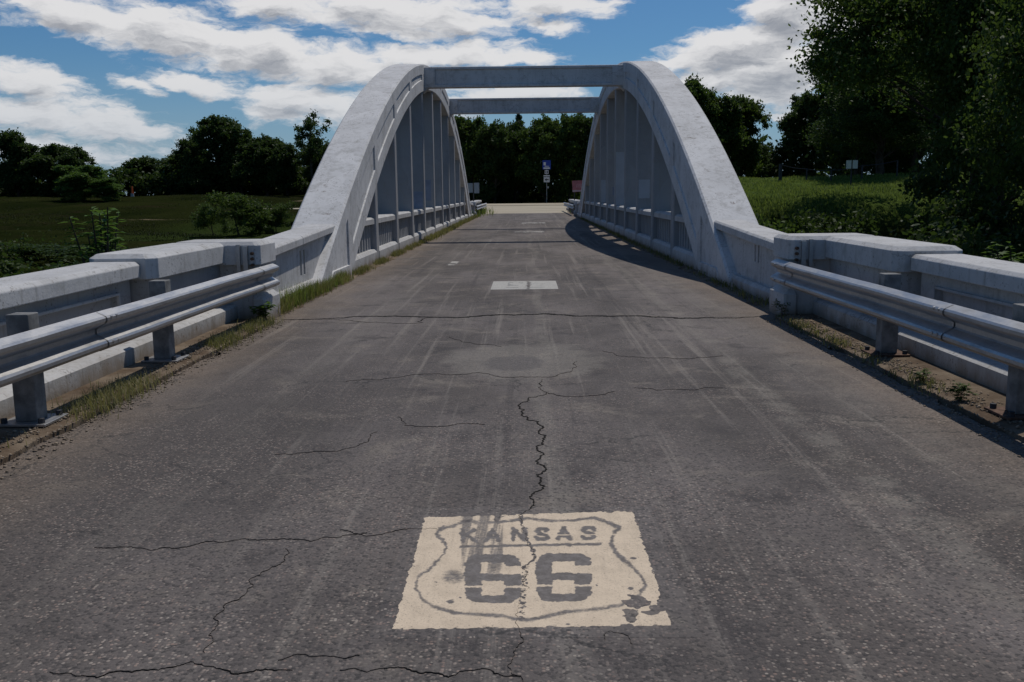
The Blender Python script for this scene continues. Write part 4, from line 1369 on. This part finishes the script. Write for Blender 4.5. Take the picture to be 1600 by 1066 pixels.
def crown_points(r, n, H, W, base, lobes, kind):
    """clump centres inside an irregular crown"""
    pts, rads = [], []
    lob = []
    for k in range(lobes):
        a = r.uniform(0, 2 * math.pi)
        zz_ = r.uniform(0.05, 0.95)
        lob.append((math.cos(a) * W * 0.27 * r.uniform(0.4, 1.1), math.sin(a) * W * 0.27 * r.uniform(0.4, 1.1), base + (H - base) * zz_, W * r.uniform(0.16, 0.30)))
    lob.append((0, 0, base + (H - base) * 0.5, W * 0.32))
    lob.append((0, 0, base + (H - base) * 0.82, W * 0.22))
    while len(pts) < n:
        l = lob[r.integers(len(lob))]
        d = r.standard_normal(3); d /= np.linalg.norm(d)
        q = l[3] * r.uniform(0.45, 1.05)
        p = np.array(l[:3]) + d * q * np.array([1, 1, 0.85])
        if p[2] < base * 0.8 or p[2] > H * 0.985: continue
        if kind == 'cone':
            f = (H - p[2]) / (H - base)
            if math.hypot(p[0], p[1]) > W * 0.5 * f + 0.03: continue
        pts.append(p); rads.append(W * r.uniform(0.06, 0.125))
    return np.array(pts), np.array(rads)


def tree_proto(seed, H=10.0, W=7.0, base=2.0, n=90, nleaf=20000, leaf=0.28, kind='round', lobes=7, trunk_r=0.2, off=0.0):
    r = np.random.default_rng(seed)
    pts, rads = crown_points(r, n, H, W, base, lobes, kind)
    pts = pts + np.array([off, 0, 0])
    V, F = leaf_cloud(pts, rads, nleaf, leaf, r)
    crown = np_mesh('crown', V, F)
    tb = MB()
    tp = [(0, 0, -0.6), (0.02 * W, 0, base * 0.6), (-0.02 * W, 0.01 * W, base + (H - base) * 0.35), (0.015 * W + off * 0.6, 0, base + (H - base) * 0.7), (off * 0.9, 0, H * 0.93)]
    tb.tube(tp, [trunk_r * 1.35, trunk_r, trunk_r * 0.7, trunk_r * 0.4, trunk_r * 0.12], 8)
    order = r.permutation(n)[:max(10, n // 3)]
    for i in order:
        p = pts[i]
        z0 = max(base * 0.5, p[2] - np.hypot(p[0], p[1]) * 0.75)
        z0 = min(z0, H * 0.85)
        a = np.array([0, 0, z0]); m_ = (a + p) / 2 + r.normal(0, 0.03 * W, 3) + np.array([0, 0, 0.03 * H])
        rr = trunk_r * 0.33 * (1 - z0 / H * 0.6)
        tb.tube([tuple(a), tuple(m_), tuple(p)], [rr, rr * 0.6, rr * 0.18], 5, False)
    me = bpy.data.meshes.new('trunk')
    me.from_pydata(tb.v, [], tb.f)
    return crown, me, H, W


PROTO = {}


def proto(key):
    if key in PROTO: return PROTO[key]
    spec = {
        'r1': dict(seed=11, n=190, nleaf=26000, leaf=0.36, lobes=15, base=0.5, W=7.5),
        'r2': dict(seed=12, n=170, nleaf=24000, leaf=0.36, lobes=12, base=0.4, W=7.5),
        'r3': dict(seed=13, n=200, nleaf=28000, leaf=0.34, lobes=17, base=0.4, W=7.5),
        'tall': dict(seed=14, n=200, nleaf=28000, leaf=0.33, lobes=19, W=6.0, base=0.6),
        'sparse': dict(seed=15, n=42, nleaf=5200, leaf=0.30, lobes=9, W=7, base=3.0),
        'cone': dict(seed=16, n=80, nleaf=12000, leaf=0.26, kind='cone', W=4.0, base=1.0, lobes=16),
        'near1': dict(seed=21, n=150, nleaf=80000, leaf=0.155, lobes=12, base=1.5, W=8.5),
        'near2': dict(seed=22, n=110, nleaf=60000, leaf=0.150, lobes=10, base=1.0, W=8.5),
        'near3': dict(seed=23, H=12.0, n=130, nleaf=38000, leaf=0.23, lobes=13, base=6.6, W=12.5, off=-3.6),
        'canopy': dict(seed=24, H=14.0, n=300, nleaf=115000, leaf=0.175, lobes=20, base=3.9, W=11.0, trunk_r=0.26),
        'shrub': dict(seed=31, H=3.0, W=4.0, base=0.15, n=60, nleaf=9000, leaf=0.13, lobes=8, trunk_r=0.04),
        'shrub2': dict(seed=32, H=3.0, W=4.4, base=0.1, n=45, nleaf=7000, leaf=0.14, lobes=7, trunk_r=0.04),
    }[key]
    PROTO[key] = tree_proto(**spec)
    return PROTO[key]


def plant(key, x, y, h, w, name, label, cat, mat, group=None, rz=None, zoff=0.0, ztop=None, bark=None):
    cm, tm, H, W = proto(key)
    g = float(tz(x, y)) + zoff
    if ztop is not None: h = ztop - g
    o = empty(name, (x, y, g), label, cat, group)
    o.rotation_euler = (0, 0, random.uniform(0, 6.28) if rz is None else rz)
    o.scale = (w / W, w / W, h / H)
    for nm, me, mt in (('trunk', tm, bark or MAT_BARK), ('crown', cm, mat)):
        c = bpy.data.objects.new(nm, me)
        if not me.materials: me.materials.append(mt)
        COL.objects.link(c); c.parent = o
        c.material_slots[0].link = 'OBJECT'
        c.material_slots[0].material = mt
    return o


GL = 'trees along the far edge of the left field'
GC = 'trees behind the cross road'
GR = 'trees on the rise right of the bridge'
TREES = [
    # key, x, y, ztop, width, label, mat, group
    ('r3', -88, 149, 12.5, 9, 'dark tree at the very left edge of the picture', MAT_LEAF, GL),
    ('r1', -81.6, 150, 12.4, 7.5, 'dark spiky-topped tree, second from the left edge', MAT_LEAF, GL),
    ('r2', -76.0, 149, 9.7, 9.5, 'broad dark tree in the far left clump, lower than its neighbours', MAT_LEAF, GL),
    ('r1', -70.8, 147, 9.6, 7.0, 'dark round tree at the right end of the far left clump', MAT_LEAF, GL),
    ('r2', -63.5, 134, 5.9, 7.5, 'low fresh green rounded tree beside the far left clump', MAT_LEAF3, GL),
    ('r2', -60.0, 133, 4.0, 5.5, 'lowest pale green bushy tree against the dark left tree line', MAT_LEAF3, GL),
    ('r3', -70.0, 172, 8.6, 10.0, 'distant low tree just right of the far left clump', MAT_LEAF, GL),
    ('r1', -63.5, 168, 8.6, 8.5, 'rounded distant tree above the orange marker', MAT_LEAF, GL),
    ('r2', -57.7, 161, 8.7, 8.5, 'mid height dark tree left of the tallest left tree', MAT_LEAF2, GL),
    ('tall', -52.4, 160, 15.4, 9.2, 'tallest dark tree of the left tree line', MAT_LEAF, GL),
    ('tall', -47.9, 158, 13.4, 7.0, 'second tallest dark tree, touching the tallest one on its right', MAT_LEAF, GL),
    ('r1', -54.6, 155, 11.0, 6.5, 'dark tree leaning on the left foot of the tallest tree', MAT_LEAF, GL),
    ('r3', -42.6, 154, 11.1, 8.8, 'broad dark tree right of the tall pair', MAT_LEAF, GL),
    ('r1', -38.2, 150, 9.9, 7.0, 'dark tree behind the thin open tree left of the arch', MAT_LEAF, GL),
    ('sparse', -31.8, 140, 13.2, 7.6, 'thin open tree with sky showing through, just left of the left arch', MAT_LEAF, GL),
    ('r2', -31.5, 146, 9.0, 8.0, 'dark dense tree under the thin open tree', MAT_LEAF, GL),
    ('r2', -24.5, 148, 10.5, 9.0, 'dark tree hidden behind the left arch foot', MAT_LEAF, GL),
    ('r3', -17.2, 146, 10.7, 9.0, 'dark tree seen between the left hangers', MAT_LEAF, GL),
    ('r1', -11.2, 133, 11.0, 7.4, 'dark tree at the left end of the wall of trees behind the junction', MAT_LEAF, GC),
    ('r2', -7.4, 131, 11.7, 6.6, 'dark tree behind the junction, just right of the left arch crown', MAT_LEAF2, GC),
    ('r3', -4.1, 129, 10.9, 7.0, 'dark bushy tree behind the junction, left of the route sign', MAT_LEAF, GC),
    ('r1', -1.4, 132, 11.8, 6.6, 'dark tree behind the junction in front of the lone spire', MAT_LEAF, GC),
    ('cone', -0.9, 150, 17.0, 3.4, 'lone conifer spire rising above the far cross beam', MAT_PINE, GC),
    ('r3', 2.7, 129, 11.7, 7.0, 'greener tree directly above the route sign', MAT_LEAF2, GC),
    ('r2', 6.1, 128, 11.6, 6.6, 'mid green tree right of the route sign', MAT_LEAF2, GC),
    ('r1', 9.6, 127, 11.9, 7.0, 'dark tree behind the red notice board', MAT_LEAF, GC),
    ('r3', 13.0, 124, 12.6, 7.5, 'dark tree seen through the right hangers', MAT_LEAF, GC),
    ('cone', 8.4, 140, 15.6, 4.5, 'dark conifer tip beside the right end of the far cross beam', MAT_PINE, GC),
    ('r1', 14.0, 98, 11.4, 6.0, 'green tree partly behind the crown of the right arch', MAT_LEAF2, GR),
    ('r3', 15.4, 86, 11.5, 4.8, 'taller green tree with pointed top just right of the right arch', MAT_LEAF2, GR),
    ('r2', 18.0, 87, 9.9, 5.4, 'mid green tree between the right arch and the gap of sky', MAT_LEAF2, GR),
    ('r1', 20.6, 90, 10.2, 4.9, 'rounded green tree on the left side of the gap of sky', MAT_LEAF2, GR),
    ('r3', 23.4, 96, 6.0, 3.6, 'low tree filling the foot of the sky gap', MAT_LEAF, GR),
    ('r2', 31.0, 105, 11.8, 6.2, 'distant dark tree right of the gap of sky', MAT_LEAF, GR),
    ('r1', 34.5, 102, 13.0, 8.0, 'distant dark tree behind the big right hand trees', MAT_LEAF, GR),
    ('near2', 28.9, 82, 13.2, 9.5, 'dark leafy tree behind the pale panels', MAT_LEAF, GR),
    ('near1', 35.5, 86, 15.0, 11.0, 'dark tree closing the view above the sunlit grass', MAT_LEAF, GR),
    ('near2', 43.5, 82, 14.0, 12.5, 'dark tree farther right behind the sunlit grass', MAT_LEAF, GR),
    ('near3', 23.6, 50, 12.9, 13.2, 'open branching crown reaching left at the top right', MAT_LEAF2, GR),
    ('near1', 33.0, 80, 14.5, 10.5, 'dense dark tree low behind the open branching crown', MAT_LEAF, GR),
    ('canopy', 25.6, 68, 11.0, 10.8, 'lower dense crown under the open branches, above the pale panels', MAT_LEAF, GR),
    ('canopy', 21.4, 43, 14.5, 11.0, 'huge dark tree filling the upper right, its crown hanging over the creek bank', MAT_LEAF2, GR),
    ('canopy', 18.6, 31, 14.5, 10.5, 'nearest dark tree at the right edge of the picture', MAT_LEAF2, GR),
    ('canopy', 15.8, 22.5, 13.0, 9.0, 'leafy branches hanging in at the right edge, nearest to the parapet', MAT_LEAF2, GR),
]
for key, x, y, zt, w, lab, mt, grp in TREES:
    plant(key, x, y, 1, w, 'tree', lab, 'tree', mt, grp, rz=0.0 if key == 'near3' else None, ztop=zt)

GS = 'shrubs beside the creek'
SHR = [
    ('shrub', -23.6, 76, 1.75, 6.2, 'rounded dark green bush alone in the left field', MAT_LEAF2),
    ('shrub2', -26.3, 78, 0.7, 4.5, 'lower bush at the left foot of the lone field bush', MAT_LEAF2),
    ('shrub', -20.9, 78, 0.9, 4.0, 'lower bush at the right foot of the lone field bush', MAT_LEAF2),
    ('shrub2', -27.5, 49, -1.0, 7.0, 'dark low shrub at the left edge behind the parapet', MAT_LEAF),
    ('shrub', -22.0, 47, -0.9, 6.5, 'dark low shrub below the bare patch in the field', MAT_LEAF),
    ('shrub2', -16.5, 40, -0.8, 6.5, 'dark shrub behind the left sapling', MAT_LEAF),
    ('shrub', -19.0, 32, -0.5, 7.0, 'dark shrub low behind the left parapet cap', MAT_LEAF),
    ('shrub2', -12.0, 34, -0.7, 6.0, 'dark shrub behind the left block cap', MAT_LEAF),
    ('shrub', -12.5, 25, -0.2, 5.0, 'dark creekside shrub nearest the left parapet', MAT_LEAF),
    ('shrub', -9.5, 42, -0.9, 5.0, 'dark shrub beside the left arch foot', MAT_LEAF),
    ('shrub', 8.2, 31, 0.55, 4.2, 'leafy shrub with pale leaves beside the right arch foot', MAT_LEAF2),
    ('shrub2', 11.0, 36, 0.35, 5.5, 'dark shrub on the right creek bank', MAT_LEAF),
    ('shrub', 13.8, 41, 0.6, 6.0, 'shaded shrub at the foot of the grass rise', MAT_LEAF),
    ('shrub2', 17.6, 38, 1.9, 6.0, 'shaded shrub under the huge right tree', MAT_LEAF),
    ('shrub', 12.5, 27, 0.3, 5.5, 'dark shrub behind the right block cap', MAT_LEAF),
    ('shrub2', 16.0, 31, 1.0, 6.0, 'dark shrub left of the nearest tree trunk', MAT_LEAF),
    ('shrub', 13.5, 20, 0.3, 4.5, 'dark shrub behind the right parapet cap', MAT_LEAF),
    ('shrub2', 17.5, 25, 1.8, 6.0, 'tall dark shrub at the foot of the nearest right tree', MAT_LEAF),
    ('shrub', 21.5, 28, 2.0, 7.0, 'dark shrub at the right edge of the picture', MAT_LEAF),
]
for key, x, y, zt, w, lab, mt in SHR:
    plant(key, x, y, 1, w, 'shrub', lab, 'shrub', mt, GS, ztop=zt)

# distant wood closing the gaps between the trees
r = np.random.default_rng(99)


def wood(name, segs, n, leaf, mat):
    cs, rs = [], []
    for (x0, y0, x1, y1, h) in segs:
        k = int(max(4, math.hypot(x1 - x0, y1 - y0) / 1.1))
        for i in range(k):
            t = i / k
            x = x0 + (x1 - x0) * t; y = y0 + (y1 - y0) * t
            hh = h * (0.72 + 0.28 * math.sin(i * 0.9) * math.sin(i * 0.37 + 1))
            g = float(tz(x, y))
            for zf_ in np.arange(0.3, hh, 1.2):
                cs.append((x + r.normal(0, 0.5), y + r.normal(0, 1.0), g + zf_)); rs.append(r.uniform(1.1, 1.7))
    V, F = leaf_cloud(np.array(cs), np.array(rs), n, leaf, r)
    o = link(name, np_mesh(name, V, F), mat)
    tag(o, kind='stuff')
    return o


o = wood('distant_wood', [(-220, 165, -90, 168, 9), (-95, 155, -66, 152, 5.0), (-66, 176, -30, 172, 7.0), (-58, 163, -10, 154, 7.5), (-14, 136, 18, 134, 8.6), (14, 128, 21, 108, 6), (12, 106, 34, 106, 5.4), (30, 92, 75, 92, 10), (46, 66, 66, 76, 12), (60, 90, 160, 110, 11), (-70, 158, -56, 158, 5.0)], 330000, 0.58, MAT_LEAF)
o['label'] = 'dark understorey of the woods closing the horizon'
o['category'] = 'wood'
o = wood('creek_thicket', [(11, 22, 13, 34, 2.2), (14, 16, 20, 22, 2.8), (15, 36, 30, 40, 3.4), (22, 22, 30, 32, 3.5), (-40, 36, -14, 28, 1.4), (-38, 46, -24, 50, 1.2)], 70000, 0.16, MAT_LEAF)
o['label'] = 'dark tangled undergrowth in the creek ravine'
o['category'] = 'undergrowth'


def blades(name, px, py, pz, h, w, mat, label, seed=1, lean=0.75):
    r = np.random.default_rng(seed)
    n = len(px)
    a = r.uniform(0, 2 * math.pi, n)
    d = np.stack([np.cos(a), np.sin(a), np.zeros(n)], 1)
    side = np.stack([-np.sin(a), np.cos(a), np.zeros(n)], 1)
    base = np.stack([px, py, pz - 0.01], 1)
    hh = (h * r.uniform(0.45, 1.25, n))[:, None]
    ww = (w * r.uniform(0.7, 1.3, n))[:, None]
    ln = r.uniform(0.1, 1.0, n)[:, None] * lean
    mid = base + np.array([0, 0, 1]) * hh * 0.55 + d * hh * ln * 0.35
    tip = base + np.array([0, 0, 1]) * hh * (1 - 0.3 * ln) + d * hh * ln
    V = np.stack([base - side * ww / 2, base + side * ww / 2, mid + side * ww * 0.4, tip, mid - side * ww * 0.4], 1).reshape(-1, 3)
    i = np.arange(n)[:, None] * 5
    F1 = np.concatenate([i + 0, i + 1, i + 2, i + 4], 1)
    # quads + tip triangles as degenerate-free second set
    F2 = np.concatenate([i + 4, i + 2, i + 3], 1)
    me = bpy.data.meshes.new(name)
    me.vertices.add(len(V)); me.vertices.foreach_set('co', V.astype(np.float32).ravel())
    loops = np.concatenate([F1.ravel(), F2.ravel()]).astype(np.int32)
    me.loops.add(len(loops)); me.loops.foreach_set('vertex_index', loops)
    me.polygons.add(2 * n)
    st = np.concatenate([np.arange(n) * 4, 4 * n + np.arange(n) * 3]).astype(np.int32)
    tt = np.concatenate([np.full(n, 4), np.full(n, 3)]).astype(np.int32)
    me.polygons.foreach_set('loop_start', st); me.polygons.foreach_set('loop_total', tt)
    me.update(calc_edges=True); me.validate()
    o = link(name, me, mat)
    tag(o, label, 'grass', kind='stuff')
    return o


def clump_strip(n, y0, y1, x0, x1, s, seed, dens):
    r = np.random.default_rng(seed)
    out_x, out_y, sc = [], [], []
    while len(out_x) < n:
        y = r.uniform(y0, y1)
        q = vnoise(np.array([y]), np.array([0.0]), 0.8, seed, 3)[0]
        if r.random() > np.clip((q - 1 + dens) * 7 - 0.35, 0.015, 1): continue
        x = r.normal((x0 + x1) / 2, (x1 - x0) / 3)
        out_x.append(s * x); out_y.append(y); sc.append(0.6 + 0.8 * q)
    return np.array(out_x), np.array(out_y), np.array(sc)


# weeds along the left gutter, on the approach and along the bridge
x, y, q = clump_strip(2600, 3.6, 10.6, 2.80, 3.04, -1, 3, 0.56)
blades('gutter_weeds', x, y, np.full(len(x), 0.03), 0.10 * q, np.full(len(x), 0.0045), MAT_WEED, 'dry and green weeds along the left approach gutter', 4)
x, y, q = clump_strip(4600, 11.0, 28, 2.92, 3.10, -1, 5, 0.66)
blades('kerb_weeds', x, y, np.full(len(x), 0.03), 0.115 * q * np.where(y < 16, 1.5, 1.0), np.full(len(x), 0.007), MAT_WEED, 'grassy weeds along the foot of the left arch and railing', 6)
x, y, q = clump_strip(900, 11.4, 15.5, 2.92, 3.10, -1, 15, 0.95)
blades('tall_kerb_grass', x, y, np.full(len(x), 0.03), 0.24 * q, np.full(len(x), 0.007), MAT_GRASS, 'taller green grass at the foot of the near left arch', 16)
x, y, q = clump_strip(3000, 28, 56, 2.82, 3.06, -1, 7, 0.9)
blades('kerb_weeds', x, y, np.full(len(x), 0.03), 0.16 * q, np.full(len(x), 0.02), MAT_WEED, 'farther weeds along the base of the left railing', 8)
x, y, q = clump_strip(1800, 11.0, 50, 2.93, 3.08, 1, 9, 0.8)
blades('kerb_weeds', x, y, np.full(len(x), 0.03), 0.10 * q, np.full(len(x), 0.013), MAT_WEED, 'sparse weeds along the base of the right railing', 10)
x, y, q = clump_strip(900, 4.4, 10.4, 2.84, 3.0, 1, 12, 0.62)
blades('gutter_weeds', x, y, np.full(len(x), 0.03), 0.07 * q, np.full(len(x), 0.009), MAT_WEED, 'small weed tufts along the right approach gutter', 11)
r = np.random.default_rng(44)
for (cx, cy, nn, hh, s1) in ((-3.9, 62, 2600, 0.55, 1), (4.6, 58.5, 900, 0.5, 2)):
    x = r.normal(cx, 0.55, nn); y = r.normal(cy, 4.0, nn)
    blades('verge_grass', x, y, tz(x, y), np.full(nn, hh), np.full(nn, 0.035), MAT_GRASS, 'grass tuft at the far end of the %s railing' % ('left' if cx < 0 else 'right'), 60 + s1)
# tall sunlit grass on the right hand rise
n = 90000
x = r.uniform(6.5, 42, n); y = 49 + 41 * r.random(n) ** 1.3
blades('tall_grass', x, y, tz(x, y), 0.08 + 0.42 * np.clip(vnoise(x + 50, y, 3.0, 303, 3) - 0.25, 0, 1), np.full(n, 0.035), MAT_GRASS, 'tall green grass on the rise right of the bridge', 70)
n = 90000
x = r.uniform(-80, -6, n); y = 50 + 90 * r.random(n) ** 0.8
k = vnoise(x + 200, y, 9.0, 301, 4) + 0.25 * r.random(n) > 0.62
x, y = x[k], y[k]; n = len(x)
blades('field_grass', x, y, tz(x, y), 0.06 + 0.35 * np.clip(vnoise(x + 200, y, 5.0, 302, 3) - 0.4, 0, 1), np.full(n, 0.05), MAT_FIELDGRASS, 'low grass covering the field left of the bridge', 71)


# grit and small stones gathered in the gutters
def grit(name, side, y0, y1, n, label, seed):
    r = np.random.default_rng(seed)
    y = r.uniform(y0, y1, n); x = side * np.clip(r.normal(2.93, 0.10, n), 2.70, 3.25)
    z = np.where(np.abs(x) > 2.92, 0.05, np.where(np.abs(x) > 2.85, 0.03, 0.003)) if y1 < 11 else np.full(n, 0.012)
    sz = 0.004 + 0.012 * r.random(n) ** 3
    oct_ = np.array([(1, 0, 0), (0, 1, 0), (-1, 0, 0), (0, -1, 0), (0, 0, 0.7), (0, 0, -0.4)])
    V = (np.stack([x, y, z], 1)[:, None, :] + oct_[None] * sz[:, None, None] * r.uniform(0.6, 1.4, (n, 6, 1))).reshape(-1, 3)
    t = np.array([(0, 1, 4), (1, 2, 4), (2, 3, 4), (3, 0, 4), (1, 0, 5), (2, 1, 5), (3, 2, 5), (0, 3, 5)])
    F = (np.arange(n)[:, None, None] * 6 + t[None]).reshape(-1, 3)
    o = link(name, np_mesh(name, V, F), MAT_GRIT)
    tag(o, label, 'gravel', kind='stuff')


MAT_GRIT = mat_simple('gutter_grit', (0.24, 0.19, 0.14), 0.9, var=0.5, scale=40, spec=0.15)
grit('gutter_grit', -1, 3.4, 10.6, 4200, 'grit and small stones along the left gutter', 81)
grit('gutter_grit', 1, 3.8, 10.6, 4200, 'grit and small stones along the right gutter', 82)


# saplings that lean over the parapets, and the broad-leaved weed at the left pilaster
def sapling(name, x, y, z0, h, spread, nst, nl, leaf, label, mat, seed, cat='plant'):
    r = np.random.default_rng(seed)
    root = empty(name, (x, y, z0), label, cat)
    sb = MB(); LV, LF = [], []
    for k in range(nst):
        a = r.uniform(0, 6.28); sp = spread * r.uniform(0.2, 1.0); hh = h * r.uniform(0.55, 1.0)
        tip = np.array([math.cos(a) * sp, math.sin(a) * sp, hh])
        mid = np.array([tip[0] * 0.35, tip[1] * 0.35, hh * 0.55])
        sb.tube([(0, 0, -0.05), tuple(mid), tuple(tip)], [0.012 * h, 0.008 * h, 0.003 * h], 5, False)
        for i in range(nl):
            t = 0.35 + 0.65 * (i + r.random()) / nl
            p = mid * (1 - t) * 2 * 0.5 * 2 * t + tip * t * t if False else (mid * (1 - t) + tip * t if t > 0.5 else mid * (2 * t))
            p = p if t > 0.5 else mid * (2 * t)
            b = r.uniform(0, 6.28)
            d = np.array([math.cos(b), math.sin(b), r.uniform(-0.25, 0.5)]); d /= np.linalg.norm(d)
            s_ = np.cross(d, [0, 0, 1]); s_ /= np.linalg.norm(s_) + 1e-9
            L = leaf * r.uniform(0.6, 1.3)
            q = [p, p + d * L * 0.45 + s_ * L * 0.22 + [0, 0, 0.02 * L], p + d * L - [0, 0, 0.15 * L], p + d * L * 0.45 - s_ * L * 0.22 + [0, 0, 0.02 * L]]
            o0 = len(LV); LV += [tuple(v) for v in q]; LF.append((o0, o0 + 1, o0 + 2, o0 + 3))
    sb.build('stems', MAT_BARK, root, recalc=False)
    MB().add(LV, LF).build('leaves', mat, root, recalc=False)
    return root


sapling('sapling', -4.45, 9.75, -0.6, 1.95, 0.36, 26, 34, 0.13, 'leafy green sapling poking up behind the left parapet beside the block', MAT_LEAF3, 5)
sapling('sapling', 5.3, 9.9, -0.7, 1.62, 0.42, 20, 26, 0.12, 'leafy sapling just showing over the right parapet cap', MAT_LEAF3, 6)
sapling('broadleaf_weed', -2.93, 10.35, 0.03, 0.22, 0.14, 12, 9, 0.10, 'broad leaved weed at the foot of the left pilaster', MAT_LEAF3, 7)
sapling('broadleaf_weed', 2.93, 10.40, 0.03, 0.20, 0.13, 9, 8, 0.06, 'small weed at the foot of the right pilaster', MAT_LEAF2, 8)
sapling('broadleaf_weed', 2.92, 6.70, 0.04, 0.10, 0.08, 9, 8, 0.045, 'low weed between the two right guardrail posts, nearer the far one', MAT_LEAF2, 9)
sapling('broadleaf_weed', 2.92, 6.10, 0.04, 0.12, 0.10, 11, 9, 0.05, 'low dark weed just before the nearest right guardrail post', MAT_LEAF2, 10)
